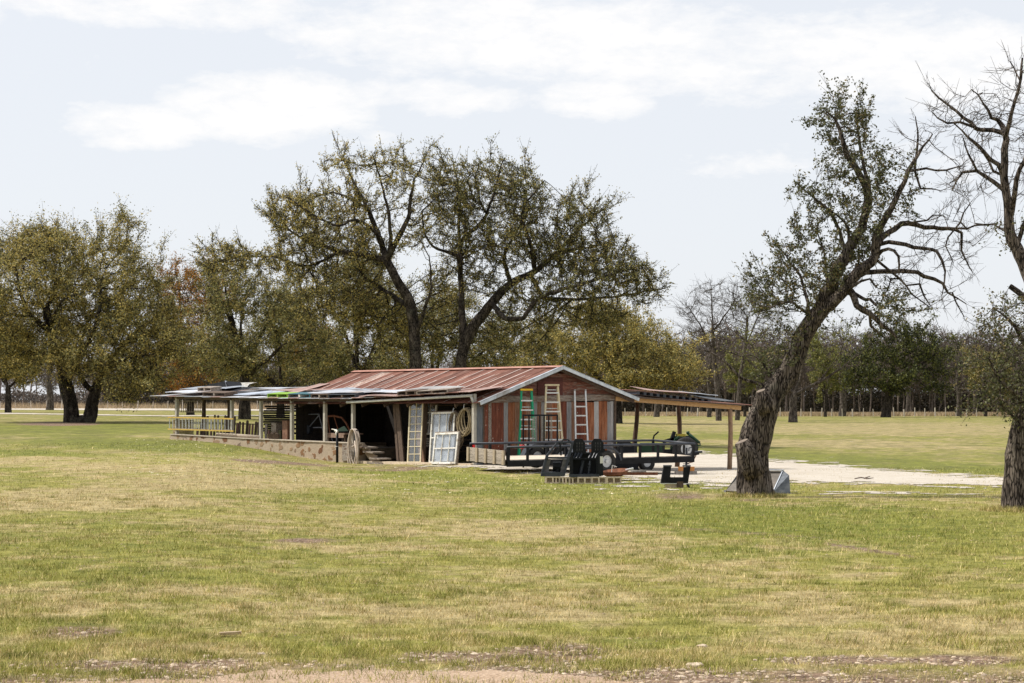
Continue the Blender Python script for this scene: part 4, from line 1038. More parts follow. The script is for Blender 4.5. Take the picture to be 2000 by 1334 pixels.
# ------------------------------------------------------------------ utility trailer
ta = math.atan2(.53, .85); TO = Vector((-.15, 60.6, 0)); tz = min(H(-.15, 60.6), H(1.5, 61.5)) + .0
TR = thing('utility_trailer', 'black pipe-rail utility trailer with pale plank deck parked before the shed gable', 'trailer', (TO.x, TO.y, tz), ta); TR.rotation_euler = (.035, -.007, ta)
def tb(name, mat, f, smooth=False): q = MB(); f(q); return q.build(name, mat, TR, smooth=smooth)
TL, TW = 6.9, 2.15; zr, zd = .80, .40
tb('deck', simple('pale_deck_planks', (.40, .33, .25), (.66, .57, .46), 5, (1, 8, 1), .85, bump=.2), lambda q: [q.box((TL / 2, .1 + i * .195 + .0975, zd), (TL - .1, .185, .04)) for i in range(10)])
tb('frame_rail', STEELB, lambda q: q.bar((0, 0, zd - .09), (TL, 0, zd - .09), .06, .18)); tb('frame_rail', STEELB, lambda q: q.bar((0, TW, zd - .09), (TL, TW, zd - .09), .06, .18))
tb('cross_member', STEELB, lambda q: [q.bar((x, .04, zd - .1), (x, TW - .04, zd - .1), .06, .12) for x in np.linspace(.03, TL - .03, 9)])
tb('pipe_rail', STEELG, lambda q: q.tube([(0, 0, zr), (TL, 0, zr)], .038, 10), True)
tb('pipe_rail', STEELG, lambda q: q.tube([(0, TW, zr), (TL, TW, zr)], .038, 10), True)
tb('pipe_rail', STEELG, lambda q: q.tube([(TL, -.02, zr), (TL, TW + .02, zr)], .038, 10), True)
for i in range(11):
    for y in (0, TW):
        x = .03 + i * (TL - .06) / 10; tb('rail_post', STEELB, lambda q: q.box((x, y, (zr + zd) / 2 - .03), (.075 if i else .11, .05, zr - zd + .02)))
for i in range(1, 4): tb('rail_post', STEELB, lambda q: q.box((TL, TW * i / 4, (zr + zd) / 2 - .03), (.05, .06, zr - zd + .02)))
# timber tailgate
TGW = simple('greyed_tailgate_planks', (.20, .165, .13), (.42, .36, .30), 8, (6, 1, 6), .85, bump=.3, vary=.25)
TGU = simple('tan_tailgate_battens', (.30, .23, .155), (.45, .37, .27), 8, (5, 5, 1), .85, bump=.2, vary=.1)
tb('tailgate_boards', TGW, lambda q: [q.box((-.07, TW / 2, .335 + i * .105), (.03, TW - .04, .098)) for i in range(4)])
for i in range(5): tb('tailgate_batten', TGU, lambda q: q.box((-.105, .06 + i * (TW - .12) / 4, .49), (.04, .11, .43)))
for side, y in ((0, -.16), (1, TW + .16)):
    for x in (2.50, 3.42):
        w = tb('wheel', RUBBER, lambda q: q.disc((x, y, .33), (0, 1, 0), .33, .2, 28, hole=.19), True)
        q = MB(); q.disc((x, y, .33), (0, 1, 0), .195, .12, 20); q.disc((x, y - .07, .33), (0, 1, 0), .06, .06, 12); q.build('rim', RIM, w)
    def fen(q, y=y):
        P_ = [(1.98, .38), (2.12, .62), (2.3, .735), (2.5, .77), (3.42, .77), (3.66, .72), (3.84, .58), (3.92, .38)]
        for a, b in zip(P_, P_[1:]):
            q.add([(a[0], y - .13, a[1]), (b[0], y - .13, b[1]), (b[0], y + .13, b[1]), (a[0], y + .13, a[1]), (a[0], y - .13, a[1] - .012), (b[0], y - .13, b[1] - .012), (b[0], y + .13, b[1] - .012), (a[0], y + .13, a[1] - .012)],
                  [(0, 1, 2, 3), (7, 6, 5, 4), (0, 4, 5, 1), (3, 2, 6, 7)])
            q.bar((a[0], y - .13, a[1] - .03), (b[0], y - .13, b[1] - .03), .012, .06)
    tb('fender', STEELG, fen)
RED = plain('red_light_lens', (.55, .02, .02), .25)
tb('tail_light', RED, lambda q: q.box((.08, TW - .06, .72), (.05, .14, .09))); tb('tail_light', RED, lambda q: q.box((1.9, TW + .05, .68), (.08, .16, .12)))
tb('tongue', STEELB, lambda q: (q.bar((TL - .3, .35, .3), (TL + .75, TW / 2, .36), .07, .1), q.bar((TL - .3, TW - .35, .3), (TL + .75, TW / 2, .36), .07, .1), q.bar((TL + .6, TW / 2, .38), (TL + .98, TW / 2, .42), .1, .08)))
tb('coupler', STEELG, lambda q: (q.bar((TL + .85, TW / 2, .45), (TL + 1.12, TW / 2, .47), .07, .06), q.tube([(TL + .6, TW / 2, .5), (TL + .6, TW / 2, .6), (TL + .75, TW / 2, .62)], .02, 6)))
tb('jack', STEELG, lambda q: (q.tube([(TL + .42, TW / 2 - .12, .62), (TL + .42, TW / 2 - .12, .02)], .035, 8), q.box((TL + .42, TW / 2 - .12, .1), (.15, .15, .02))))
tb('safety_chain', RUSTY, lambda q: q.tube([(TL + .5, TW / 2 + .1, .3), (TL + .62, TW / 2 + .1, .1), (TL + .8, TW / 2 + .05, .14), (TL + .9, TW / 2, .38)], .016, 6))

# mesh ramp gate standing between trailer and gable
gp = GZ(1022, 64.3); gt = thing('ramp_gate', 'black steel ramp gate with mesh infill standing upright behind the trailer', 'gate', gp, .1)
gw = 67 / F * 64.3; ghh = (EYE - (811 - 800) / F * 64.3) - gp.z
for x in (0, gw): q = MB(); q.box((x, 0, ghh / 2), (.05, .05, ghh)); q.build('frame_side', STEELB, gt)
q = MB(); q.box((gw / 2, 0, ghh), (gw + .05, .055, .05)); q.box((gw / 2, 0, .25), (gw, .05, .05)); q.build('cross_bar', STEELB, gt)
for x in (.18, .52, .66, .80): q = MB(); q.box((x, -.005, ghh / 2 + .1), (.045, .04, ghh - .25)); q.build('bar', STEELB, gt)
MESH = simple('dull_expanded_mesh', (.18, .17, .14), (.34, .32, .27), 60, rough=.7)
for x0, x1 in ((.28, .42), (.58, .64), (.86, .92)):
    q = MB()
    for k in range(40):
        z = .3 + k * (ghh - .35) / 40
        q.bar((x0, .012, z), (x1, .012, z + .03), .006, .012); q.bar((x0, .016, z + .03), (x1, .016, z), .006, .012)
    q.build('mesh_infill', MESH, gt)

# ------------------------------------------------------------------ loader attachments on concrete blocks
AZ = 53.6; AS = F / AZ
def af_pt(px, py, y=0.): return ((px - 1110) / AS, y, (945 - py) / AS)
az0 = EYE - 145 / AS
def attach(name, label, cat): return thing(name, label, cat, ((1110 - 1000) / AS, AZ, az0), 0)
A1 = attach('loader_attachment', 'black tapered loader frame standing at the left end of the concrete blocks', 'loader attachment')
def plate(q, pts, y0, y1):
    n = len(pts); a = [(*af_pt(*p)[:1], y0, af_pt(*p)[2]) for p in pts]; b = [(x, y1, z) for x, _, z in a]
    q.add(a + b, [tuple(range(n)), tuple(range(2 * n - 1, n - 1, -1))] + [(i, i + n, (i + 1) % n + n, (i + 1) % n) for i in range(n)])
def apart(o, name, mat, f): q = MB(); f(q); return q.build(name, mat, o)
for pts in ([(1056, 928), (1066, 890), (1088, 863), (1092, 863), (1071, 891), (1060, 928)], [(1099, 930), (1110, 886), (1117, 864), (1121, 864), (1115, 888), (1103, 930)]):
    apart(A1, 'side_arm', STEELG, lambda q: plate(q, pts, 0, .3))
apart(A1, 'cross_bar', STEELG, lambda q: (q.bar(af_pt(1066, 894), af_pt(1108, 894), .05, .05), q.bar(af_pt(1086, 864, .15), af_pt(1118, 864, .15), .12, .05)))
for pts in ([(1060, 923), (1067, 897), (1076, 897), (1071, 923)], [(1094, 924), (1100, 897), (1108, 897), (1103, 924)]):
    apart(A1, 'inner_plate', simple('scuffed_grey_steel', (.06, .055, .055), (.13, .12, .12), 8, rough=.5), lambda q: plate(q, pts, .05, .09))
apart(A1, 'base_plate', STEELG, lambda q: plate(q, [(1056, 930), (1059, 922), (1102, 922), (1102, 930)], -.1, .35))
apart(A1, 'hose', STEELB, lambda q: (q.tube([af_pt(1096, 890, .1), af_pt(1094, 866, .12), af_pt(1100, 859, .15), af_pt(1110, 859, .15), af_pt(1118, 868, .12)], .022, 8)))
apart(A1, 'dark_pump', STEELB, lambda q: (q.tube([af_pt(1080, 912, .25), af_pt(1096, 912, .25)], .13, 12), q.tube([af_pt(1090, 905, .2), af_pt(1090, 922, .2)], .07, 10)))
A2 = attach('grapple_attachment', 'black loader grapple with two slotted upright plates on the concrete blocks', 'loader attachment')
for cx in (1130, 1166):
    up_ = apart(A2, 'upright_plate', STEELB, lambda q: (plate(q, [(cx - 11, 884), (cx - 11, 864), (cx - 6, 857), (cx + 5, 857), (cx + 11, 864), (cx + 11, 884)], .05, .1), q.bar(af_pt(cx + 6, 857, .16), af_pt(cx + 12, 866, .16), .18, .03), q.box((af_pt(cx + 12, 875)[0], .16, af_pt(0, 875)[2]), (.03, .2, .26))))
    q = MB()
    for i in range(3):
        for j in range(3): q.box((af_pt(cx - 3 + i * 5, 0)[0], .046, af_pt(0, 866 + j * 6)[2]), (.012, .006, .05))
    q.build('slots', simple('slot_edge', (.05, .048, .045), (.10, .097, .093), 8), up_)
apart(A2, 'shelf_bar', STEELB, lambda q: (q.bar(af_pt(1116, 896), af_pt(1165, 896), .08, .03), q.bar(af_pt(1116, 885, .1), af_pt(1172, 885, .1), .06, .04)))
for x in (1120, 1126, 1132, 1150, 1157, 1163): apart(A2, 'tine', STEELG, lambda q: q.bar(af_pt(x, 895, -.02), af_pt(x + 5, 885, .06), .025, .05))
apart(A2, 'back_plate', STEELB, lambda q: plate(q, [(1113, 930), (1115, 886), (1172, 886), (1172, 930)], .34, .38))
for x, w in ((1113, .08), (1165, .12)): apart(A2, 'side_plate', STEELB, lambda q: plate(q, [(x, 930), (x, 893), (x + w * AS, 886), (x + w * AS, 930)], -.05, .36))
apart(A2, 'gusset', STEELB, lambda q: plate(q, [(1168, 929), (1168, 884), (1172, 882), (1177, 892), (1178, 929)], -.1, .3))
apart(A2, 'floor_plate', STEELG, lambda q: plate(q, [(1112, 932), (1112, 926), (1170, 926), (1170, 932)], -.12, .4))
apart(A2, 'cylinder', STEELG, lambda q: (q.tube([af_pt(1134, 926, .2), af_pt(1140, 900, .22)], .045, 10), q.tube([af_pt(1150, 926, .2), af_pt(1154, 900, .22)], .03, 8), q.bar(af_pt(1148, 906, .0), af_pt(1154, 908, .0), .03, .02), q.bar(af_pt(1147, 912, .0), af_pt(1153, 912, .0), .03, .02), q.bar(af_pt(1148, 918, .0), af_pt(1153, 918, .0), .03, .02)))
apart(A2, 'warning_label', PAINT, lambda q: q.box((af_pt(1174.5, 0)[0], -.104, af_pt(0, 898)[2]), (.075, .004, .18)))
# concrete blocks
def block(label, px, py, Z, rz=0, mat=CONC, w=.39, h=.19, d=.19, holes=True, group='hollow concrete blocks under the loader attachments', name='concrete_block'):
    s = F / Z; p = Vector(((px - 1000) / s, Z, H((px - 1000) / s, Z) - .01)); q = MB()
    if holes:
        q.box((0, 0, .0175), (w, d, .035)); q.box((0, 0, h - .0175), (w, d, .035))
        for x in (-w / 2 + .02, 0, w / 2 - .02): q.box((x, 0, h / 2), (.04, d - .004, h - .07))
        q.box((0, d / 2 - .02, h / 2), (w - .01, .01, h - .075))
    else: q.box((0, 0, h / 2), (w, d, h), j=.008)
    o = q.build(name, mat, None, p); o.rotation_euler = (0, 0, rz); return tag(o, label, 'concrete block', group)
bl = [(1079, .1, 'leftmost hollow block, dark inside, under the tapered frame'), (1100, -.15, 'second hollow block from the left under the tapered frame'), (1117, .2, 'third hollow block from the left, under the left side of the grapple'),
      (1142, .0, 'fourth hollow block from the left, under the middle of the grapple'), (1169, .05, 'fifth hollow block from the left, with two round holes, under the grapple edge'), (1199, -.05, 'rightmost hollow block, just right of the grapple')]
for px, rz, lb in bl: block(lb, px, 944, AZ - .05 + .25 * abs(rz), rz)
block('flat grey block under the trailer jack pin', 1247, 917, 62.0, .1, simple('dark_grey_block', (.12, .11, .10), (.24, .22, .20), 12, rough=.95), .42, .14, .3, False, None)
block('brown block left of the pair under the trailer tongue', 1328, 926, 63.4, .1, simple('dark_grey_block', (0, 0, 0), (0, 0, 0)), .3, .13, .25, False, None)
block('brown block right of the pair under the trailer tongue', 1353, 926, 63.6, -.1, simple('dark_grey_block', (0, 0, 0), (0, 0, 0)), .26, .13, .25, False, None)
ORN = plain('orange_timber_block', (.45, .20, .06), .8)
for lb, px, Z in (('orange wooden block on the left block under the tongue', 1330, 63.4), ('orange wooden block on the right block under the tongue', 1351, 63.6)):
    x = (px - 1000) / F * Z; q = MB(); q.box((0, 0, .07), (.16, .16, .14), j=.005); o = q.build('timber_block', ORN, None, (x, Z, H(x, Z) + .12)); tag(o, lb, 'wooden block')
RLp = GZ(1198, 54.2, .2); q = MB(); q.box((0, 0, 0), (2.35, .07, .012)); q.box((0, 0, .035), (2.35, .012, .07)); o = q.build('steel_rail', RUSTY, None, RLp + Vector((0, -.1, .01))); o.rotation_euler = (0, 0, .05); tag(o, 'long rusty steel rail lying across the concrete blocks', 'rail')
DP = GZ(1201, 56.5); dd = thing('rusty_disc', 'large rusty dished disc with a small lever lying right of the grapple', 'disc', DP + Vector((0, 0, .22)), 0); dd.rotation_euler = (.12, -.12, 0)
q = MB()
for k in range(24):
    a, b = 2 * math.pi * k / 24, 2 * math.pi * (k + 1) / 24
    for r0, z0, r1, z1 in ((0, -.12, .2, -.11), (.2, -.11, .34, -.02), (.34, -.02, .4, .03)):
        c_ = [(r0 * math.cos(a), r0 * math.sin(a), z0), (r0 * math.cos(b), r0 * math.sin(b), z0), (r1 * math.cos(b), r1 * math.sin(b), z1), (r1 * math.cos(a), r1 * math.sin(a), z1)]
        q.add(c_ + [(x, y, z + .015) for x, y, z in c_], [(3, 2, 1, 0), (4, 5, 6, 7), (2, 3, 7, 6)])
q.build('dish', RUSTY, dd)
q = MB(); q.tube([(-.1, -.1, 0), (-.05, -.1, .22), (.06, -.1, .16)], .014, 6); q.bar((.3, 0, .03), (.52, 0, .05), .1, .04); q.build('lever', ALU, dd)
# small U shaped plate
UZ = 50.3; US = F / UZ; ub = GZ(1320, UZ); U0 = thing('loader_plate', 'black U shaped quick-attach plate propped on a block', 'loader attachment', (ub.x, UZ, EYE - 148 / US), 0)
def up(px, py): return ((px - 1320) / US, (948 - py) / US)
def uplate(name, pts, y0, y1, mat=STEELB):
    q = MB(); n = len(pts); a = [(up(*p)[0], y0, up(*p)[1]) for p in pts]; b = [(x, y1, z) for x, _, z in a]
    q.add(a + b, [tuple(range(n)), tuple(range(2 * n - 1, n - 1, -1))] + [(i, i + n, (i + 1) % n + n, (i + 1) % n) for i in range(n)]); return q.build(name, mat, U0)
uplate('u_plate', [(1291, 944), (1297, 910), (1311, 910), (1309, 932), (1334, 932), (1335, 912), (1348, 912), (1343, 945)], 0, .04)
for a, b in ((1296, 1312), (1334, 1349)): q = MB(); q.box((up((a + b) / 2, 0)[0], .07, up(0, 910)[1]), ((b - a) / US, .2, .035)); q.build('top_lip', STEELG, U0)
uplate('side_web', [(1341, 912), (1349, 912), (1344, 945), (1340, 945)], .04, .26); uplate('side_web', [(1291, 944), (1297, 910), (1300, 910), (1295, 944)], .04, .26)
uplate('foot', [(1340, 944), (1345, 944), (1349, 955), (1345, 955)], .0, .1)
q = MB(); q.box((0, .05, up(0, 944.5)[1]), (.74, .12, .02)); q.build('bottom_edge', ALU, U0)
block('pale block under the black U shaped plate', 1313, 958, UZ + .15, .05, CONC, .34, .17, .2, False, None); block('brown stub of post under the right of the black U plate', 1328, 958, UZ + .05, .0, WOODB, .16, .16, .15, False, None, 'post_stub')

# steel bucket behind the big trunk
BZ = 46.6; BS = F / BZ; bp = GZ(1480, BZ)
BK = thing('loader_bucket', 'galvanised loader bucket lying behind the trunk of the leaning tree', 'bucket', (bp.x, bp.y, bp.z), 0)
BST = simple('scuffed_blue_grey_steel', (.05, .058, .068), (.125, .14, .16), 5, (1, 1, 2), .55, .1, bump=.05, vary=.05, c3=(.17, .18, .19))
def bpt(px, py): return ((px - 1480) / BS, (965 - py) / BS)
def bplate(name, pts, ya, yb, mat=BST, skew=0.):
    q = MB(); n = len(pts); a = [(bpt(*p)[0], ya, bpt(*p)[1]) for p in pts]; b = [(x + skew, yb, z) for x, _, z in a]
    q.add(a + b, [tuple(range(n)), tuple(range(2 * n - 1, n - 1, -1))] + [(i, i + n, (i + 1) % n + n, (i + 1) % n) for i in range(n)]); return q.build(name, mat, BK)
# left end plate slants out, floor and lip behind, right end plate turned to the viewer
q = MB(); a = [(-.72, .1, .06), (-.50, .62, .02), (-.28, .75, .52), (-.30, .60, .55)]; q.add(a + [(x + .02, y + .015, z) for x, y, z in a], [(0, 1, 2, 3), (7, 6, 5, 4), (0, 4, 5, 1), (1, 5, 6, 2), (2, 6, 7, 3), (3, 7, 4, 0)]); q.build('end_plate', BST, BK)
q = MB(); a = [(.30, -.25, .02), (.72, -.20, .0), (.71, -.02, .42), (.62, .35, .52)]; q.add(a + [(x - .02, y + .02, z) for x, y, z in a], [(0, 1, 2, 3), (7, 6, 5, 4), (0, 4, 5, 1), (1, 5, 6, 2), (2, 6, 7, 3), (3, 7, 4, 0)]); q.build('end_plate', BST, BK)
q = MB(); a = [(-.72, .1, .06), (.30, -.25, .02), (.62, .35, .50), (-.28, .62, .50)]; q.add(a + [(x, y + .03, z - .03) for x, y, z in a], [(0, 1, 2, 3), (7, 6, 5, 4), (0, 4, 5, 1), (1, 5, 6, 2), (2, 6, 7, 3), (3, 7, 4, 0)]); q.build('bucket_floor', simple('worn_bucket_floor', (.11, .095, .08), (.22, .19, .16), 5), BK)
q = MB(); q.bar((-.30, .62, .53), (.64, .37, .52), .2, .02); q.bar((.30, -.27, .03), (.62, .33, .53), .02, .02); q.bar((-.74, .1, .05), (-.45, .55, .04), .05, .05); q.build('top_lip', GALV, BK)

# ------------------------------------------------------------------ green tractor under the shelter
KZ = 70.0; KS = F / KZ; kb = GZ(1300, KZ); TK = thing('compact_tractor', 'small green tractor with a black seat parked under the shelter', 'tractor', (kb.x, KZ, kb.z), 0)
JG = plain('tractor_green', (.006, .04, .016), .45); base = 800 + (EYE - kb.z) * KS
def kp(px, py, y=0.): return ((px - 1300) / KS, y, (base - py) / KS)
def kb_(name, mat, f, smooth=False): q = MB(); f(q); return q.build(name, mat, TK, smooth=smooth)
for y, px, py in ((-.5, 1336, 876), (.5, 1344, 874)):
    w = kb_('rear_wheel', RUBBER, lambda q: q.disc(kp(px, py, y), (-.25, 1, 0), .40, .26, 30, hole=.2), True); c_ = Vector(kp(px, py, y))
    q = MB(); q.disc(c_ + Vector((.02, -.06, 0)), (-.25, 1, 0), .21, .1, 22); q.disc(c_ + Vector((.03, -.13, 0)), (-.25, 1, 0), .07, .05, 12); q.build('rim', RIM, w)
for y in (-.4, .4):
    w = kb_('front_wheel', RUBBER, lambda q: q.disc(kp(1262, base - 15, y), (-.2, 1, 0), .27, .18, 24, hole=.13), True); q = MB(); q.disc(kp(1262, base - 15, y), (-.2, 1, 0), .135, .1, 16); q.build('rim', RIM, w)
kb_('hood', JG, lambda q: (q.box(kp(1272, 874, 0), (.75, .5, .3), j=.01), q.box(kp(1262, 884, 0), (.5, .44, .2), j=.01)))
kb_('chassis', STEELB, lambda q: q.box(kp(1298, 884, 0), (1.4, .4, .22)))
kb_('fender', JG, lambda q: (q.bar(kp(1316, 858, -.42), kp(1324, 852, -.42), .3, .04), q.bar(kp(1312, 872, -.42), kp(1317, 856, -.42), .3, .04), q.bar(kp(1324, 852, -.42), kp(1340, 855, -.42), .3, .03)))
kb_('tank', plain('tractor_yellow', (.42, .32, .03), .5), lambda q: q.box(kp(1330, 850, 0.1), (.3, .4, .08)))
kb_('seat', STEELB, lambda q: (q.box(kp(1305, 860, 0), (.36, .42, .1), ry=-.3), q.box(kp(1314, 852, 0), (.1, .42, .34), ry=.35)))
kb_('engine_block', JG, lambda q: (q.box(kp(1318, 866, .1), (.22, .4, .5), ry=.2), q.box(kp(1316, 848, 0), (.1, .2, .16), ry=.3)))
kb_('hitch_arm', JG, lambda q: (q.tube([kp(1343, 846, -.1), kp(1366, 865, -.1)], .05, 8), q.tube([kp(1366, 865, -.1), kp(1368, 869, -.1), kp(1352, 871, -.1)], .03, 8), q.bar(kp(1352, 872, -.1), kp(1353, 892, -.1), .1, .12), q.box(kp(1343, 845, -.1), (.1, .1, .1))), True)
kb_('control_lever', STEELB, lambda q: q.tube([kp(1274, 864, -.1), kp(1277, 851, -.1), kp(1286, 843, -.1)], .028, 8), True)
kb_('steering_wheel', STEELB, lambda q: (q.disc(kp(1296, 866, 0), (-.5, 0, 1), .17, .03, 20, hole=.14), q.tube([kp(1296, 867, 0), kp(1290, 880, 0)], .02, 6)))
tp_ = GZ(1222, 69.0); q = MB(); pr = [(-.34, 0), (-.3, .78), (-.16, .98), (.05, .98), (.36, .80), (.42, 0)]
q.prism(pr, .6); o = q.build('tarp_cover', STEELB, None, tp_); tag(o, 'black tarpaulin draped over a low mound under the shelter', 'tarpaulin')

# ------------------------------------------------------------------ wire fence along the far side
FW = simple('grey_cedar_fence_post', (.34, .30, .25), (.56, .50, .43), 8, (3, 3, 1), .9, vary=.25)
def fence(label, stations, hh, n, r=.06):
    p0 = stations[0]; o = thing('wire_fence', label, 'fence', (p0[0], p0[1], H(*p0)))
    pts = np.array(stations); seg = np.r_[0, np.cumsum(np.hypot(*np.diff(pts, axis=0).T))]; tops = []
    for i in range(n):
        s = seg[-1] * i / (n - 1); x = np.interp(s, seg, pts[:, 0]); y = np.interp(s, seg, pts[:, 1]); z = H(x, y); th = hh * random.uniform(.9, 1.15); k = random.choice((.7, .8, 1, 1, 1.5))
        lx = random.uniform(-.12, .12); q = MB(); q.tube([(x - p0[0], y - p0[1], z - H(*p0) - .1), (x - p0[0] + lx, y - p0[1], z - H(*p0) + th)], r * k, 5); q.build('post', FW, o); tops.append((x - p0[0], y - p0[1], z - H(*p0)))
    q = MB()
    for f in (.35, .6, .85):
        for a, b in zip(tops, tops[1:]): q.bar((a[0], a[1], a[2] + hh * f), (b[0], b[1], b[2] + hh * f), .012, .012)
    q.build('wire', STEELG, o)
fence('far wire fence of grey posts in dry grass on the right', [((px - 1000) / F * 345, 345) for px in (1120, 2150)], 1.35, 52, .085)
fence('far wire fence of grey posts behind the track on the left', [((px - 1000) / F * Z, Z) for px, Z in ((-60, 360), (900, 375))], 1.5, 34, .05)

# ------------------------------------------------------------------ loose bits lying about
q = MB(); q.box((0, 0, .03), (.17, .05, .028), j=.006, ry=-.06); o = q.build('wood_scrap', simple('split_tan_wood', (.34, .24, .14), (.52, .40, .27), 20, (1, 5, 1)), None, G(450, 1244)); tag(o, 'small split scrap of tan wood in the foreground grass', 'wood scrap')
def rock(label, px, py, w):
    p = G(px, py); bpy_m = MB(); n = 10; ring = []
    for j, (zz, rr) in enumerate(((0, 1), (.28, 1.05), (.45, .7))):
        for i in range(n): a = 2 * math.pi * i / n; r_ = rr * w / 2 * random.uniform(.85, 1.12); bpy_m.v.append((r_ * math.cos(a), r_ * .6 * math.sin(a), zz * w * .62 + random.uniform(-.004, .004)))
    for j in range(2):
        for i in range(n): a = j * n + i; b = j * n + (i + 1) % n; bpy_m.f.append((a, b, b + n, a + n)); bpy_m.mi.append(0)
    bpy_m.f.append(tuple(range(2 * n, 3 * n))); bpy_m.mi.append(0)
    return tag(bpy_m.build('rock', STONE2, None, p + Vector((0, 0, -.004))), label, 'rock')
STONE2 = simple('cream_limestone', (.44, .34, .24), (.70, .58, .45), 14, rough=.95, bump=.5)
for a in (('cream rock right of centre near the bottom of the grass', 1372, 1268, .085), ('flat cream rock in the bare earth strip, left of two low ones', 1356, 1309, .12), ('small cream rock at the very bottom right of the path', 1328, 1324, .07),
          ('cream rock at the left end of the stony patch left of centre', 404, 1290, .075), ('orange cream rock in the stony patch left of centre', 510, 1283, .06), ('small pale rock below the big left tuft', 164, 1242, .055)): rock(*a)
for lb, px, py, L in (('dark branch lying on the pale gravel road', 1688, 937, .27),):
    p = G(px, py); q = MB(); q.tube([(-L, 0, .03), (-L * .3, .05, .06), (L * .3, -.03, .03), (L, .06, .05)], [.015, .02, .018, .01], 6); q.tube([(0, 0, .04), (.2, .2, .09)], [.02, .01], 5); o = q.build('fallen_branch', WOODB, None, p); tag(o, lb, 'branch')
# ------------------------------------------------------------------ trees: limbs follow traced courses, the rest grows towards points of the crown's volume
def bark_mat(name, a, b, c, sc=1.0, zs=.13):
    n = N(name); v = n.coords((1, 1, zs)); f = n.noise(v, 9 * sc, 8, .72, .4); g_ = n.noise(n.coords((1, 1, 1)), 1.2, 5, .7)
    vo = n.new('ShaderNodeTexVoronoi', feature='DISTANCE_TO_EDGE'); vo.inputs['Scale'].default_value = 27 * sc; n.link(v, vo.inputs['Vector'])
    crack = n.ramp(n.math('ADD', vo.outputs['Distance'], n.math('MULTIPLY', n.math('SUBTRACT', f, .5), .5)), [(.0, 0.), (.14, 1.)])
    c_ = n.ramp(f, [(.34, a), (.52, b), (.70, c)]); c_ = n.mix(crack, tuple(x * .35 for x in a), c_)
    c_ = n.mix(n.ramp(g_, [(.55, 0.), (.75, .5)]), c_, (.22, .22, .17))
    n.bump(n.math('ADD', f, crack), 1.0, .05); return n.done(c_, .95, 0, .15)
BARK = bark_mat('oak_bark', (.05, .038, .03), (.16, .128, .104), (.31, .26, .215))
BARKF = bark_mat('far_oak_bark', (.032, .026, .021), (.075, .06, .048), (.15, .125, .10), .5, .4)
BARKG = bark_mat('grey_bare_bark', (.07, .055, .045), (.14, .115, .095), (.24, .205, .175), .6, .4)

def leaf_mat(name, dark, mid, light, yellow, yfrac=.25, orange=None, ofrac=0.):
    n = N(name); isl = n.island(); tone = n.attr('tone')
    v = n.coords(); cl_ = n.noise(v, .55, 3, .6)
    c = n.ramp(isl, [(.0, dark), (.5, mid), (.97, light)])
    y = n.math('GREATER_THAN', n.math('ADD', n.math('FRACT', n.math('MULTIPLY', isl, 37.3)), n.math('MULTIPLY', n.math('SUBTRACT', cl_, .5), 1.3)), 1 - yfrac)
    c = n.mix(y, c, yellow)
    if orange: c = n.mix(n.math('GREATER_THAN', n.math('ADD', n.math('FRACT', n.math('MULTIPLY', isl, 91.7)), n.math('MULTIPLY', tone, 1.)), 1.6 - ofrac), c, orange)
    n.done(c, .62, 0, .25)
    tr = n.new('ShaderNodeBsdfTranslucent'); n.link(c, tr.inputs[0]); mx = n.new('ShaderNodeMixShader'); mx.inputs[0].default_value = .28
    n.link(n.b.outputs[0], mx.inputs[1]); n.link(tr.outputs[0], mx.inputs[2]); n.link(mx.outputs[0], n.o.inputs[0]); return n.m
OAK = leaf_mat('live_oak_leaves', (.05, .052, .018), (.14, .135, .045), (.34, .32, .125), (.40, .31, .095), .26)
OAKY = leaf_mat('yellowing_oak_leaves', (.06, .06, .02), (.19, .175, .058), (.44, .40, .165), (.50, .385, .11), .38)
OAKO = leaf_mat('rusty_oak_leaves', (.05, .045, .014), (.10, .085, .026), (.20, .17, .06), (.34, .17, .03), .40, (.45, .19, .03), .5)
OAKN = leaf_mat('near_oak_leaves', (.04, .045, .018), (.085, .09, .036), (.17, .17, .075), (.22, .17, .07), .16)
CEDAR = leaf_mat('cedar_foliage', (.018, .024, .009), (.040, .048, .015), (.10, .11, .032), (.15, .155, .035), .25)
FRESH = leaf_mat('pale_green_foliage', (.07, .08, .02), (.13, .14, .035), (.22, .23, .07), (.27, .24, .07), .3)

def resample(pts, step):
    pts = np.array(pts, float); out = [pts[0]]; n = len(pts)
    for i in range(n - 1):
        p0, p1, p2, p3 = pts[max(i - 1, 0)], pts[i], pts[i + 1], pts[min(i + 2, n - 1)]
        k = max(1, int(round(np.linalg.norm((p2 - p1)[:3]) / step)))
        for j in range(1, k + 1):
            t = j / k; out.append(.5 * ((2 * p1) + (p2 - p0) * t + (2 * p0 - 5 * p1 + 4 * p2 - p3) * t * t + (3 * p1 - p0 - 3 * p2 + p3) * t ** 3))
    return np.array(out)

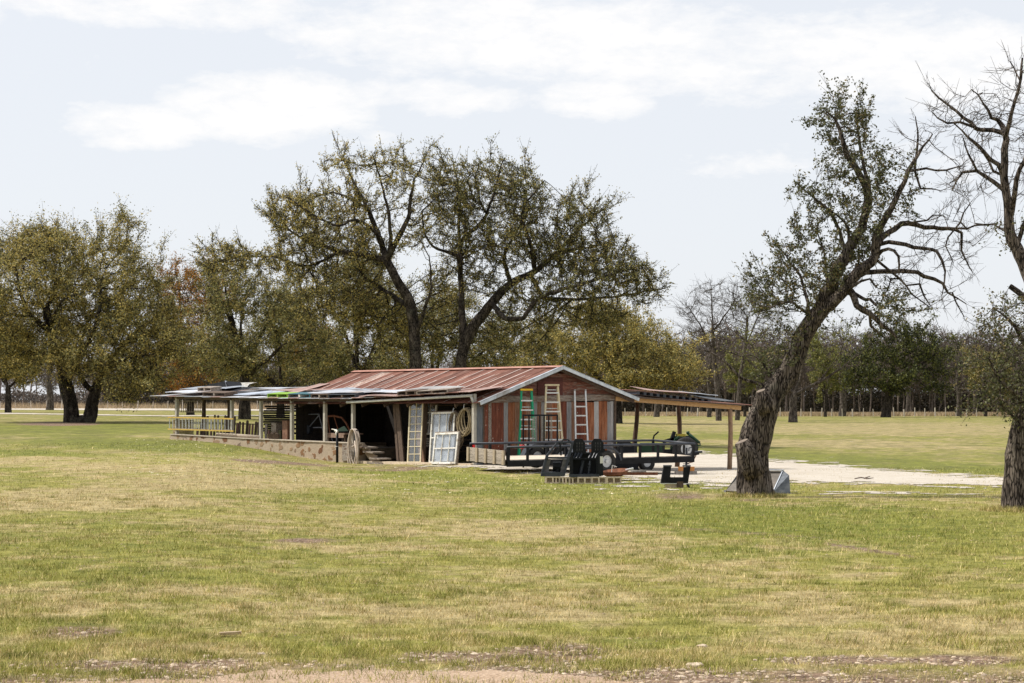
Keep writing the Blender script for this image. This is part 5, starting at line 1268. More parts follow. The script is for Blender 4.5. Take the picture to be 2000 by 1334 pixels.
def colonize(Pn, par, A, step, infl, kill, maxit=140, jit=.25, rng=RNG, grav=0.):
    cap = len(Pn) + 14000; Pa = np.zeros((cap, 3)); Pa[:len(Pn)] = Pn; pr = list(par); n = len(Pn)
    D = np.full(len(A), 1e9); I = np.zeros(len(A), int)
    for s in range(0, n, 200):
        d = np.linalg.norm(A[:, None] - Pa[None, s:min(s + 200, n)], axis=2); j = d.argmin(1); dd = d[np.arange(len(A)), j]; m = dd < D; D[m] = dd[m]; I[m] = j[m] + s
    last = {}
    for it in range(maxit):
        act = D < infl
        if not act.any() or n > cap - 900: break
        ids = I[act]; dv = (A[act] - Pa[ids]) / D[act][:, None]
        u, inv = np.unique(ids, return_inverse=True); S = np.zeros((len(u), 3)); np.add.at(S, inv, dv)
        S += rng.normal(0, jit, S.shape); S[:, 2] += grav; S /= np.linalg.norm(S, axis=1)[:, None] + 1e-9
        new = Pa[u] + S * step; ok = np.array([not any(float(S[k] @ q) > .93 for q in last.get(int(u[k]), ())) for k in range(len(u))])
        if not ok.any():
            break
        u, new, S = u[ok], new[ok], S[ok]; m = len(new); Pa[n:n + m] = new
        for k in range(m): last.setdefault(int(u[k]), []).append(S[k])
        pr += [int(q) for q in u]
        d = np.linalg.norm(A[:, None] - new[None], axis=2); j = d.argmin(1); dd = d[np.arange(len(A)), j]; mm = dd < D; D[mm] = dd[mm]; I[mm] = j[mm] + n
        n += m; live = D > kill; A, D, I = A[live], D[live], I[live]
        if len(A) == 0: break
    return Pa[:n].copy(), np.array(pr)

def frusta(p0, p1, r0, r1, n=4):
    d = p1 - p0; L = np.linalg.norm(d, axis=1)[:, None] + 1e-9; d = d / L
    ref = np.where(np.abs(d[:, 2:3]) < .9, np.array([[0, 0, 1.]]), np.array([[1., 0, 0]]))
    x = np.cross(d, ref); x /= np.linalg.norm(x, axis=1)[:, None]; y = np.cross(d, x); m = len(p0)
    V = np.empty((m, 2 * n, 3))
    for k in range(n):
        a = 2 * math.pi * k / n; o = math.cos(a) * x + math.sin(a) * y
        V[:, k] = p0 - d * L * .04 + o * r0[:, None]; V[:, n + k] = p1 + o * r1[:, None]
    f = np.array([[k, (k + 1) % n, n + (k + 1) % n, n + k] for k in range(n)])
    return V.reshape(-1, 3), (f[None] + (np.arange(m) * 2 * n)[:, None, None]).reshape(-1, 4)

def wood_mesh(Pn, par, r, thick, gnarl=.0, sides=10, off=None):
    """smooth tubes along thick chains, simple frusta for the thin wood"""
    n = len(Pn); ch = [[] for _ in range(n)]
    for i in range(1, n):
        if par[i] >= 0: ch[par[i]].append(i)
    Vs, Fs, cnt = [], [], 0
    thin = [i for i in range(n) if par[i] >= 0 and r[i] < thick]
    if thin:
        thin = np.array(thin); pa = par[thin]; V, Fq = frusta(Pn[pa], Pn[thin], np.minimum(r[pa], r[thin] * 1.25), r[thin], 4); Vs.append(V); Fs.append(Fq); cnt += len(V)
    done = set(); starts = [0] + [c for i in range(n) for c in sorted(ch[i], key=lambda q: -r[q])[1:]]
    starts += [c for i in range(n) if par[i] < 0 and i > 0 for c in [i]]
    rg = np.random.default_rng(5)
    for s in starts:
        if r[s] < thick: continue
        chain = ([int(par[s])] if par[s] >= 0 else []) + [s]
        while True:
            c = [q for q in ch[chain[-1]] if r[q] >= thick]
            if not c: break
            chain.append(max(c, key=lambda q: r[q]))
        if len(chain) < 2: continue
        pts = Pn[chain]; rr = r[chain].copy()
        if par[s] >= 0: rr[0] = min(rr[0], rr[1] * 1.15)
        x = None; k_ = sides if rr.max() > .12 else 6; R_ = []
        for i in range(len(pts)):
            d = pts[min(i + 1, len(pts) - 1)] - pts[max(i - 1, 0)]; d /= np.linalg.norm(d) + 1e-9
            if x is None: x = np.cross(d, [0, 0, 1] if abs(d[2]) < .9 else [0, 1, 0])
            else: x = x - d * (x @ d)
            x /= np.linalg.norm(x); y = np.cross(d, x); a = np.arange(k_) * 2 * math.pi / k_
            rad = rr[i] * (1 + gnarl * (np.sin(a * 3 + s) * .45 + np.sin(a * 5 + s * 2 + i * .25) * .35 + rg.normal(0, .25, k_)))
            R_.append(pts[i] + np.cos(a)[:, None] * x * rad[:, None] + np.sin(a)[:, None] * y * rad[:, None])
        V = np.concatenate(R_); m = len(pts); q = np.array([[i * k_ + k, i * k_ + (k + 1) % k_, (i + 1) * k_ + (k + 1) % k_, (i + 1) * k_ + k] for i in range(m - 1) for k in range(k_)])
        Vs.append(V); Fs.append(q + cnt); cnt += len(V)
    return np.concatenate(Vs), np.concatenate(Fs)

def randdir(n, rng, up=0.):
    d = rng.normal(0, 1, (n, 3)); d[:, 2] += up; return d / np.linalg.norm(d, axis=1)[:, None]

def leaf_quads(pos, size, rng, aspect=.5, upb=.5):
    n = len(pos); nrm = randdir(n, rng, upb); t = np.cross(nrm, randdir(n, rng)); t /= np.linalg.norm(t, axis=1)[:, None] + 1e-9; b = np.cross(nrm, t)
    l = size * rng.uniform(.6, 1.35, n)[:, None]; w = l * aspect
    V = np.stack([pos - t * l * .5, pos + b * w * .5 + nrm * l * .08, pos + t * l * .5, pos - b * w * .5 + nrm * l * .08], 1)
    return V.reshape(-1, 3), np.arange(n * 4)

def make_tree(name, label, Z, px, limbs, blobs, leafm, barkm=None, dn=1.0, step=.35, leaf=.09, per=3, lpt=7, twl=.45, twr=.008, thick=.035, seed=1, kill=None, infl=5., group=None,
              bare_twigs=0, cat='tree', tip=.010, expo=2.35, gnarl=.10, spread=.10, base_dz=0., aspect=.55, jit=.3, dead=(), gap=None, sprays=None, shrink=1., ycomp=None, grav=.0, extra=None, sides=10):
    rng = np.random.default_rng(seed); barkm = barkm or BARKF
    if ycomp:
        fy = lambda y: ycomp[0] - (ycomp[0] - y) * ycomp[1] if y < ycomp[0] else y
        limbs = [([(q[0], fy(q[1]), *q[2:]) for q in l[0]], *l[1:]) for l in limbs]; blobs = [(b[0], fy(b[1]), *b[2:]) for b in blobs]
    def W_(q): return np.array(P(q[0], q[1], Z + (q[2] if len(q) > 2 else 0)))
    nodes, par, rad = [], [], []
    for li, (pts, ra, rb) in enumerate(limbs):
        w = np.array([W_(q) for q in pts])
        if li == 0: w[0, 2] = H(w[0, 0], w[0, 1]) - .15
        if isinstance(ra, list): w = np.c_[w, np.interp(np.linspace(0, 1, len(w)), np.linspace(0, 1, len(ra)), ra)]
        w = resample(w, step)
        rl = w[:, 3] if w.shape[1] > 3 else None; w = w[:, :3]
        if li: w[1:] += rng.normal(0, step * .07, w[1:].shape)
        rr = rl if rl is not None else np.interp(np.linspace(0, 1, len(w)), [0, 1], [ra, rb])
        if li == 0: nodes = [w[0]]; par = [-1]; rad = [rr[0]]; st = 0; cur = 0
        else:
            d = np.linalg.norm(np.array(nodes) - w[0], axis=1); cur = int(d.argmin())
        for p, q in zip(w[1:], rr[1:]): nodes.append(p); par.append(cur); rad.append(q); cur = len(nodes) - 1
    k0 = len(nodes); fixed = np.array(rad); A = []; leafy = []
    for bl in blobs:
        cx, cy, rx, ry, dz, rz, n = bl[:7]; n = int(n * dn); ry *= shrink; rx *= shrink; c = W_((cx, cy, dz)); s = Z / F
        d = randdir(n, rng) * (rng.uniform(0, 1, n)[:, None] ** (1 / 2.6)); A.append(c + d * np.array([rx * s, rz, ry * s]))
        if len(bl) < 8 or bl[7]: leafy.append((c, np.array([rx * s, rz, ry * s])))
    A = np.concatenate(A); ok = A[:, 2] > hgt(A[:, 0], A[:, 1]) + 1.2; A = A[ok]
    if gap:
        s_ = 1.0 / gap[1]; q_ = vnoise((A[:, 0] + 500) * s_ + A[:, 1] * s_ * .6, A[:, 2] * s_ - A[:, 1] * s_ * .5, seed) * .6 + vnoise((A[:, 0] + 300) * s_ * 2.3, A[:, 2] * s_ * 2.3 + A[:, 1] * s_, seed + 9) * .4
        A = A[q_ > gap[0]]
    Pn, par = colonize(np.array(nodes), par, A, step, infl, kill or step * 1.6, rng=rng, jit=jit, grav=grav)
    n = len(Pn); spr = []
    if sprays:
        kids = np.bincount(par[par >= 0], minlength=n); tm = np.where(kids == 0)[0]; tm = tm[rng.uniform(0, 1, len(tm)) < sprays[0]]; cen = A.mean(0) - np.array([0, 0, 2.0])
        PL, RL = [Pn], [par]; base = n
        for t in tm:
            d = Pn[t] - cen; d /= np.linalg.norm(d); d = d + np.array([0, 0, .5]) + rng.normal(0, .3, 3); d /= np.linalg.norm(d); p = Pn[t].copy(); pr = t
            for k in range(int(rng.integers(2, sprays[1] + 1))):
                d = d + rng.normal(0, .16, 3); d /= np.linalg.norm(d); p = p + d * step * .95; PL.append(p[None].copy()); RL.append(np.array([pr])); pr = base; spr.append((base, t)); base += 1
        Pn = np.concatenate(PL); par = np.concatenate(RL)
    n = len(Pn); acc = np.zeros(n); nch = np.zeros(n, int)
    for i in range(n - 1, 0, -1):
        if acc[i] == 0: acc[i] = tip ** expo
        if par[i] >= 0: acc[par[i]] += acc[i] * 1.02; nch[par[i]] += 1
    r = acc ** (1 / expo); r[:k0] = np.maximum(r[:k0], fixed); r[:k0] = np.minimum(r[:k0], np.maximum(fixed * 1.0, tip * 2))
    root = nodes[0]; o = thing(name, label, cat, tuple(root + np.array([0, 0, .15])), 0, group); O = np.array(o.location)
    V, Fq = wood_mesh(Pn, par, r, thick, gnarl, sides)
    # twigs
    tn = np.where((r < .035 * max(1, tip / .010)) & (np.arange(n) >= k0 * 0))[0]
    inleaf = np.zeros(n, bool)
    for c, rr in leafy: inleaf |= ((((Pn - c) / (rr * 1.18)) ** 2).sum(1) < 1)
    for a_, b_ in spr: inleaf[a_] = inleaf[b_]
    tips_w = np.where(nch[tn] == 0, 1.6, 1.0)
    reps = np.where(inleaf[tn], per, bare_twigs).astype(float) * tips_w; reps = np.floor(reps + rng.uniform(0, 1, len(reps))).astype(int)
    src = np.repeat(tn, reps); b0 = Pn[src] + rng.normal(0, step * .3, (len(src), 3)) * .5
    out = Pn[src] - Pn[np.maximum(par[src], 0)]; out /= np.linalg.norm(out, axis=1)[:, None] + 1e-9
    term = (nch[src] == 0)[:, None]; d = out * np.where(term, 1.5, .8) + randdir(len(src), rng, .35) * .9; d /= np.linalg.norm(d, axis=1)[:, None]; L = twl * rng.uniform(.4, 1.3, len(src))[:, None] * np.where(term & (rng.uniform(0, 1, (len(src), 1)) < .5), 2.1, 1.0); b1 = b0 + d * L
    rt = np.full(len(src), twr); V2, F2 = frusta(b0, b1, rt, rt * .4, 3)
    if bare_twigs and not leafy or (bare_twigs and (~inleaf[src]).any()):
        m = ~inleaf[src]; e0 = b0[m] + d[m] * L[m] * .5; dd = d[m] * .5 + randdir(m.sum(), rng) * .8; e1 = e0 + dd * L[m] * .55; V3, F3 = frusta(e0, e1, rt[m] * .7, rt[m] * .3, 3)
        F2 = np.concatenate([F2, F3 + len(V2)]); V2 = np.concatenate([V2, V3])
    allV = np.concatenate([V, V2]) - O; Fq = np.concatenate([Fq, F2 + len(V)])
    npmesh('trunk', allV, 4, Fq.ravel(), barkm, o, smooth=True)
    lm = inleaf[src]; cntl = rng.poisson(lpt, lm.sum()); s2 = np.repeat(np.where(lm)[0], cntl)
    if len(s2):
        t = rng.uniform(.15, 1.1, len(s2))[:, None]; pos = b0[s2] + d[s2] * L[s2] * t + rng.normal(0, spread, (len(s2), 3)); sz = np.full(len(s2), leaf)[:, None]
        Vl, il = leaf_quads(pos, sz[:, 0:1].mean(), rng, aspect); tone = fbm(pos[:, 0] * .4, pos[:, 2] * .4 + pos[:, 1] * .3, seed, 3)
        npmesh('crown', Vl - O, 4, il, leafm, o, attrs={'tone': np.repeat(tone, 4)})
    print('TREE', name, 'nodes', n, 'twigs', len(src), 'leaves', len(s2))
    return o

# --- the leaning live oak right of the trailer
RT = [([(1475, 976), (1471, 930), (1470, 885), (1478, 845), (1493, 805), (1507, 770), (1530, 742), (1553, 700), (1566, 660), (1590, 622), (1605, 604)], [.40, .345, .33, .335, .295, .27, .25, .215, .195, .185, .17], 0),
      ([(1598, 612), (1615, 570), (1634, 528), (1666, 474), (1690, 430, .2), (1694, 370, .3), (1672, 318, .2), (1648, 272), (1640, 232), (1616, 195)], [.16, .145, .13, .11, .09, .085, .07, .055, .04, .02], 0),
      ([(1690, 430), (1700, 375, .6), (1688, 320, .8), (1676, 240, .9), (1670, 195, .9)], .07, .02),
      ([(1605, 604), (1640, 578, -.2), (1668, 540, -.3), (1690, 520, -.4), (1710, 500, -.4), (1711, 460, -.5), (1733, 424, -.6), (1756, 372, -.8), (1774, 326, -.9), (1791, 290, -1), (1822, 245, -1.1)], [.14, .13, .12, .11, .09, .078, .07, .055, .045, .032, .015], 0),
      ([(1774, 326), (1806, 320), (1850, 324), (1880, 312)], .035, .012), ([(1775, 350), (1800, 360), (1838, 368)], .03, .01), ([(1791, 290), (1793, 255), (1790, 205)], .03, .01),
      ([(1711, 480), (1735, 455, .3), (1773, 435, .6), (1806, 444, .8), (1850, 446, 1), (1877, 456, 1.1), (1877, 490, 1.2), (1899, 532, 1.3)], [.075, .065, .06, .052, .045, .035, .025, .012], 0),
      ([(1877, 456), (1908, 440), (1940, 437)], .028, .014), ([(1868, 452), (1881, 415), (1895, 392)], .026, .012), ([(1855, 448), (1848, 480), (1862, 512)], .02, .01), ([(1800, 442), (1822, 420), (1842, 418)], .024, .012),
      ([(1700, 512), (1733, 487, -.6), (1755, 502, -.8), (1757, 530, -.8)], .05, .02), ([(1690, 490), (1737, 473, -.3), (1784, 482, -.6), (1832, 492, -.9), (1845, 532, -1), (1840, 577, -1)], [.06, .05, .042, .034, .024, .01], 0),
      ([(1668, 540), (1690, 532, .4), (1760, 530, .8), (1805, 537, 1), (1841, 554, 1.1), (1852, 573, 1.1), (1887, 592, 1.2)], [.08, .065, .055, .048, .036, .026, .012], 0),
      ([(1751, 532), (1782, 572), (1815, 599)], .03, .01), ([(1790, 535), (1805, 577), (1820, 602)], .028, .01), ([(1745, 530), (1735, 560), (1728, 578)], .02, .01), ([(1845, 556), (1870, 590), (1884, 618)], .024, .01),
      ([(1655, 562), (1670, 577, -.3), (1675, 596, -.4), (1697, 613, -.5), (1724, 635, -.6), (1752, 660, -.7)], [.085, .08, .07, .06, .045, .025], 0), ([(1697, 613), (1701, 636), (1719, 653)], .045, .02), ([(1680, 585), (1700, 585, -.5), (1712, 596, -.5)], .045, .03),
      ([(1640, 580), (1665, 560, -.5), (1697, 545, -.6), (1712, 560, -.6)], .05, .02),
      ([(1650, 500), (1640, 455), (1622, 418), (1598, 388), (1557, 352)], .05, .015), ([(1620, 560), (1604, 470, .4), (1585, 450, .4), (1560, 450, .4)], .03, .01),
      ([(1580, 630), (1571, 560, .4), (1535, 500, .6), (1508, 468, .7)], .05, .012), ([(1585, 620), (1545, 590, -.3), (1505, 600, -.4), (1470, 590, -.4)], .035, .01), ([(1660, 480), (1648, 430), (1600, 400)], .04, .012),
      ([(1507, 772), (1492, 757, -.1), (1445, 738, -.1), (1418, 706, -.1), (1370, 683, -.1)], .05, .012), ([(1520, 750), (1500, 725), (1485, 700), (1455, 690)], .04, .012)]
RB = [(1652, 206, 58, 30, .3, .9, 190), (1600, 218, 34, 20, .2, .6, 90), (1660, 255, 60, 45, .3, 1., 170), (1622, 260, 30, 30, .3, .6, 50), (1690, 320, 70, 50, .2, 1.2, 190), (1610, 300, 28, 30, .2, .5, 30),
      (1720, 400, 75, 60, .2, 1.3, 260), (1625, 420, 65, 50, .2, 1., 180), (1570, 368, 38, 18, .1, .5, 60), (1660, 480, 85, 45, .1, 1.2, 230), (1620, 545, 50, 40, .0, .9, 130), (1545, 480, 55, 38, .4, .8, 130), (1540, 545, 60, 38, .3, .9, 170),
      (1500, 590, 55, 35, .2, .8, 140), (1580, 600, 60, 30, .2, .8, 120), (1735, 600, 50, 40, -.6, .7, 60), (1560, 650, 45, 40, .0, .7, 70), (1770, 350, 55, 50, -.5, .8, 90), (1520, 700, 40, 30, 0, .6, 40),
      (1790, 270, 60, 50, -.8, 1.0, 60, 0), (1850, 330, 45, 35, -.5, .8, 45, 0), (1830, 440, 70, 45, .7, 1., 90, 0), (1880, 480, 35, 60, 1.2, .8, 70, 0), (1790, 500, 60, 35, -.6, .9, 60, 0), (1830, 580, 60, 35, 1., .9, 70, 0), (1740, 560, 60, 30, 0, .9, 40, 0), (1730, 290, 50, 40, .4, 1, 40, 0)]
rt = make_tree('live_oak', 'tall leaning oak with a stub-scarred trunk in front of the steel bucket', 44.7, 1475, RT, RB, OAKN, BARK, step=.20, leaf=.07, per=3.3, lpt=8, dn=1.35, gap=(.40, .8), sprays=(.25, 3), shrink=.93, ycomp=(420, .90), twl=.22, twr=.0055, thick=.02, seed=3, kill=.26, infl=1.6, bare_twigs=2.2,
          tip=.0065, gnarl=.14, spread=.035, aspect=.5, jit=.35, sides=20)
# cut stub low on the trunk and the sawn limb above it
def stub(o, a, b, r0, r1, name='branch_stub', Z=44.4):
    O = Vector(o.location); A_, B_ = P(*a, Z) - O, P(*b, Z - .1) - O; q = MB(); pts = [A_.lerp(B_, t) for t in (0, .35, .7, 1)]
    q.tube(pts, [r0, r0 * .9 + r1 * .1, (r0 + r1) / 2, r1], 14); s = q.build(name, BARK, o, smooth=True)
    d = (B_ - A_).normalized(); q = MB(); q.disc(B_ + d * .004, d, r1 * .86, .02, 14); q.build('sawn_face', simple('sawn_oak_face', (.12, .09, .07), (.26, .21, .165), 12, rough=.9, bump=.4), s)
stub(rt, (1476, 928), (1449, 863), .25, .165); stub(rt, (1499, 802), (1486, 764), .21, .115)
q = MB(); O = Vector(rt.location)
for i in range(7):
    a = 2 * math.pi * i / 7; b = Vector((math.cos(a) * .31, math.sin(a) * .30, .0)); q.tube([Vector((math.cos(a) * .24, math.sin(a) * .24, .55)), b + Vector((0, 0, .16)), b * 1.35 + Vector((0, 0, -.03)), b * 1.5 + Vector((0, 0, -.12))], [.09, .09, .06, .03], 8)
q.build('root_flare', BARK, rt, smooth=True)

# --- the tall oak cut by the right edge
FT = [([(1992, 1004), (1990, 930), (1994, 870), (2006, 810), (2022, 740), (2034, 670), (2030, 600), (2006, 530), (1985, 485), (1972, 455), (1970, 410), (1963, 362)], [.36, .28, .25, .23, .21, .18, .155, .13, .11, .095, .085, .075], 0),
      ([(1963, 362), (1962, 316), (1964, 272), (1958, 250, .2), (1950, 235, .3), (1936, 230), (1922, 204), (1895, 172)], [.075, .07, .06, .05, .04, .03, .02, .01], 0),
      ([(1963, 280), (1972, 240, -.3), (1981, 199, -.4), (1990, 158, -.4), (1998, 112, -.5)], .05, .018), ([(1990, 158), (1980, 130), (1972, 118)], .02, .01),
      ([(1958, 250), (1917, 257, .3), (1895, 240, .4), (1868, 217, .5), (1832, 190, .6), (1814, 163, .6)], [.05, .042, .036, .028, .018, .01], 0), ([(1895, 240), (1850, 240), (1818, 217)], .03, .01),
      ([(1962, 330), (1935, 310, -.2), (1917, 293, -.3), (1880, 255, -.4), (1860, 240, -.5)], .05, .014), ([(1970, 380), (1940, 352, .2), (1908, 334, .3), (1880, 338, .4), (1862, 370, .4)], .05, .014), ([(1908, 334), (1893, 300), (1880, 270)], .028, .01), ([(1940, 352), (1936, 316), (1915, 292)], .03, .012),
      ([(1972, 455), (1940, 440, .5), (1905, 437, .7)], .03, .01), ([(1974, 430), (1988, 352, -.3), (2004, 300, -.4), (2020, 240, -.5)], .06, .02), ([(2006, 530), (2040, 430, .4), (2060, 330, .6), (2075, 240, .7)], .1, .02), ([(1985, 480), (2010, 420), (2035, 380)], .05, .02),
      ([(2015, 690), (1985, 640, -.4), (1960, 612, -.5), (1940, 600, -.6)], .06, .015), ([(2010, 800), (1985, 770, -.5), (1955, 745, -.7), (1930, 700, -.8)], .06, .015), ([(2000, 842), (1975, 812, -.2), (1955, 790, -.3)], .04, .015),
      ([(2018, 600), (1990, 570, -.1), (1972, 560, -.1)], .07, .05), ([(2034, 670), (2080, 600, .5), (2110, 520, .7)], .1, .03)]
FB = [(1960, 700, 70, 60, -.4, 1.2, 210), (1990, 770, 80, 50, -.4, 1.2, 230), (1940, 640, 45, 45, -.5, .9, 70), (1925, 780, 45, 35, -.4, .8, 70), (1985, 610, 40, 50, -.3, .8, 70), (2050, 740, 80, 80, 0, 1.4, 200), (2060, 620, 60, 60, 0, 1.2, 110),
      (1985, 455, 30, 30, 0, .5, 25), (1920, 250, 70, 55, 0, 1.2, 90, 0), (1860, 220, 45, 45, .4, .8, 55, 0), (1985, 180, 45, 60, -.4, .9, 70, 0), (1900, 350, 60, 40, .2, .9, 55, 0), (2060, 280, 70, 110, .3, 1.4, 140, 0), (1995, 340, 30, 60, -.3, .7, 40, 0), (1930, 190, 30, 30, 0, .6, 25, 0)]
make_tree('live_oak', 'bare-topped oak with leafy lower limbs cut by the right edge of the picture', 38.0, 1992, FT, FB, OAKN, BARK, step=.18, leaf=.06, dn=1.4, per=2.6, lpt=6, twl=.24, twr=.005, thick=.02, seed=8, kill=.25, infl=1.5, bare_twigs=2.2,
          tip=.006, gnarl=.14, spread=.05, jit=.35, sides=20)

# --- the twin-stemmed pair behind the shed
T1 = [([(812, 850), (812, 720), (803, 601), (779, 554), (755, 506)], [.42, .33, .28, .25, .22], 0), ([(755, 506), (741, 458, 1), (716, 392, 1.5), (690, 335, 2), (668, 282, 2)], .2, .03), ([(755, 506), (774, 466, -.6), (797, 416, -1), (807, 345, -1.5), (826, 297, -1.5)], .19, .03),
      ([(760, 500), (763, 440, -1), (752, 369, -1.5), (731, 290, -2)], .13, .03), ([(750, 505), (712, 497, 1), (665, 487, 2), (620, 470, 2.5), (589, 459, 3), (530, 410, 3)], .17, .03), ([(716, 392), (650, 360, 2), (600, 380, 3)], .08, .03),
      ([(812, 660), (830, 600, -1), (842, 560, -1.5), (838, 500, -2)], .12, .03), ([(803, 601), (770, 580, 2), (712, 540, 3), (695, 500, 3)], .15, .05), ([(665, 487), (600, 520, 2.5), (540, 500, 3), (470, 500, 3)], .10, .03), ([(741, 458), (700, 420, -1), (650, 430, -2), (560, 370, -2)], .10, .03)]
B1 = [(655, 420, 115, 90, 1, 4, 620), (700, 335, 80, 60, 1, 3.2, 330), (780, 350, 60, 65, -1, 3, 260), (600, 440, 80, 70, 2, 3, 330), (555, 410, 45, 55, 2, 2.5, 160), (800, 440, 45, 60, -1, 2.5, 110), (690, 500, 90, 50, 2, 3.5, 260), (545, 505, 100, 45, 2.5, 3, 260), (440, 510, 60, 35, 3, 2.5, 130), (640, 330, 35, 40, 1, 2, 80), (740, 300, 50, 30, -.5, 2, 70), (470, 520, 80, 40, 3, 2.5, 160), (640, 580, 100, 60, 1, 3, 260), (780, 640, 60, 60, 3, 3, 160), (730, 600, 60, 60, 3, 3, 130), (870, 560, 50, 60, 2, 3, 60)]
make_tree('live_oak', 'tall dark stemmed oak rising behind the left half of the red shed roof', 110, 812, T1, B1, OAKY, None, dn=2.6, gap=(.46, 1.4), sprays=(.3, 3), shrink=.9, ycomp=(520, .90), grav=.25, jit=.2, step=.32, leaf=.10, per=3.5, lpt=7.6, twl=.42, twr=.014, thick=.05, seed=21, kill=.45, spread=.06, infl=6, tip=.016, group='oaks behind the shed')
T2 = [([(898, 850), (899, 720), (915, 654), (945, 612), (960, 592), (998, 554), (1045, 530), (1092, 487)], [.38, .31, .30, .27, .25, .21, .16, .10], 0), ([(905, 690), (903, 610, .5), (900, 554, .8), (898, 478, 1), (921, 445, 1), (950, 407, 1), (983, 288, 1.5)], .22, .03), ([(900, 520), (896, 440, 2), (898, 369, 2), (884, 290, 2)], .12, .03),
      ([(900, 530), (893, 497, -1), (855, 483, -1.5), (830, 452, -2), (824, 400, -2)], .12, .03), ([(1045, 530), (1035, 470, -1), (1020, 400, -1.5), (1064, 335, -2)], .14, .03), ([(1092, 487), (1140, 430, -1), (1185, 390, -1)], .1, .03), ([(960, 592), (985, 620, -2), (1021, 620, -3), (1054, 582, -3), (1140, 554, -3), (1259, 516, -3.5)], [.16, .13, .12, .11, .09, .03], 0),
      ([(1054, 582), (1120, 585, 2), (1206, 578, 3), (1297, 563, 3)], .11, .03), ([(998, 554), (985, 500, 1.5), (998, 468, 2), (1035, 392, 2)], .14, .03), ([(950, 407), (930, 350, 2), (935, 300, 2)], .08, .03), ([(1092, 487), (1140, 480, 1), (1190, 470, 1)], .09, .03)]
B2 = [(890, 365, 60, 75, 1, 3.2, 330), (970, 350, 75, 65, 1, 3.4, 380), (1030, 380, 48, 55, -.5, 2.6, 180), (1000, 470, 90, 65, .5, 3.6, 420), (1130, 420, 58, 60, -1, 2.8, 290), (1110, 500, 85, 55, 0, 3.2, 340), (1200, 530, 80, 50, -2, 3, 260), (1260, 560, 55, 45, 0, 2.4, 120), (900, 470, 60, 55, 0, 2.8, 150), (1090, 580, 120, 40, -1, 3.4, 220), (1170, 455, 40, 40, -1, 2, 90), (850, 340, 30, 45, 1, 2, 70), (1020, 320, 30, 25, 1, 2, 30), (940, 560, 60, 40, 2, 3, 90), (870, 640, 70, 60, 3, 3, 220), (1020, 650, 90, 55, 3, 3, 240), (1150, 620, 90, 30, 2, 3, 110)]
make_tree('live_oak', 'tall leaning oak rising behind the right half of the red shed roof', 111, 898, T2, B2, OAK, None, dn=2.6, gap=(.46, 1.4), sprays=(.3, 3), shrink=.9, ycomp=(520, .90), grav=.25, jit=.2, step=.32, leaf=.10, per=3.5, lpt=7.6, twl=.42, twr=.014, thick=.05, seed=22, kill=.45, spread=.06, infl=6, tip=.016, group='oaks behind the shed')

# --- the broad oak at the left
TLn = [([(140, 832), (138, 790), (128, 745), (120, 700), (100, 650), (90, 600)], [.55, .46, .44, .38, .3, .22], 0), ([(176, 832), (178, 800), (186, 768), (200, 730), (230, 690), (262, 650)], [.5, .42, .36, .3, .22, .12], 0), ([(128, 745), (160, 690, -2), (190, 620, -3), (200, 540, -3)], .25, .05), ([(120, 700), (60, 690, 2), (0, 690, 3), (-60, 670, 3)], .26, .06),
       ([(100, 650), (50, 600, -3), (30, 520, -4)], .2, .05), ([(90, 600), (120, 540, 2), (100, 470, 2)], .16, .04), ([(186, 768), (160, 740), (150, 700, 3), (170, 640, 4)], .2, .05), ([(200, 730), (250, 700, -3), (310, 690, -4)], .16, .05), ([(95, 640), (120, 590, -4), (150, 575, -5)], .12, .05)]
BL = [(90, 560, 130, 130, 0, 6, 800), (210, 560, 100, 110, 0, 5, 560), (270, 650, 90, 90, -1, 5, 480), (60, 660, 120, 70, 1, 5.5, 380), (-50, 560, 110, 120, 1, 5, 420), (90, 480, 75, 45, 0, 3.5, 170), (215, 500, 60, 50, 0, 3, 140), (330, 640, 40, 60, -1, 3, 110), (180, 700, 120, 55, -3, 3.5, 320), (245, 440, 25, 35, 0, 1.5, 25), (20, 490, 80, 50, 1, 4, 150), (280, 730, 70, 35, -3, 3, 120), (300, 560, 45, 60, 0, 3, 110), (60, 720, 60, 25, -1, 3, 50), (320, 720, 50, 40, -3, 3, 130), (245, 760, 60, 25, -4, 2.5, 60), (345, 690, 30, 45, -3, 2.5, 80)]
make_tree('live_oak', 'broad spreading oak with a double trunk on the left lawn', 128, 140, TLn, BL, OAKY, None, dn=2.3, gap=(.42, 2.2), sprays=(.2, 3), shrink=.94, step=.40, leaf=.12, per=4.8, lpt=12, twl=.5, twr=.012, thick=.06, seed=31, kill=.62, infl=7, tip=.018, spread=.14)

# --- the darker oaks between
def oak(label, Z, px, blobs, mat, seed, r=.45, lean=0, dens=1., mid=None, **k):
    b = blobs[0]; top = min(q[1] for q in blobs); g0 = 800 + (EYE - H((px - 1000) / F * Z, Z)) * F / Z; m = mid or (g0 * .62 + b[1] * .38)
    L = [([(px, g0 + 4), (px + lean * .4, (g0 + m) / 2), (px + lean, m)], [r, r * .82, r * .7], 0)]
    rg = random.Random(seed)
    for q in blobs: L.append(([(px + lean, m), ((px + lean + q[0]) / 2 + rg.uniform(-12, 12), (m + q[1]) / 2 + rg.uniform(-4, 14), q[4] * .5), (q[0], q[1], q[4])], r * .42, r * .12))
    kw = dict(dn=2.1, gap=(.42, 2.4), sprays=(.18, 3), step=.48, leaf=.15, per=4.8, lpt=12, twl=.6, twr=.014, thick=.06, seed=seed, kill=.75, infl=8, tip=.02, spread=.16); kw.update(k)
    return make_tree('live_oak', label, Z, px, L, [(*q[:6], int(q[6] * dens), *q[7:]) for q in blobs], mat, None, **kw)
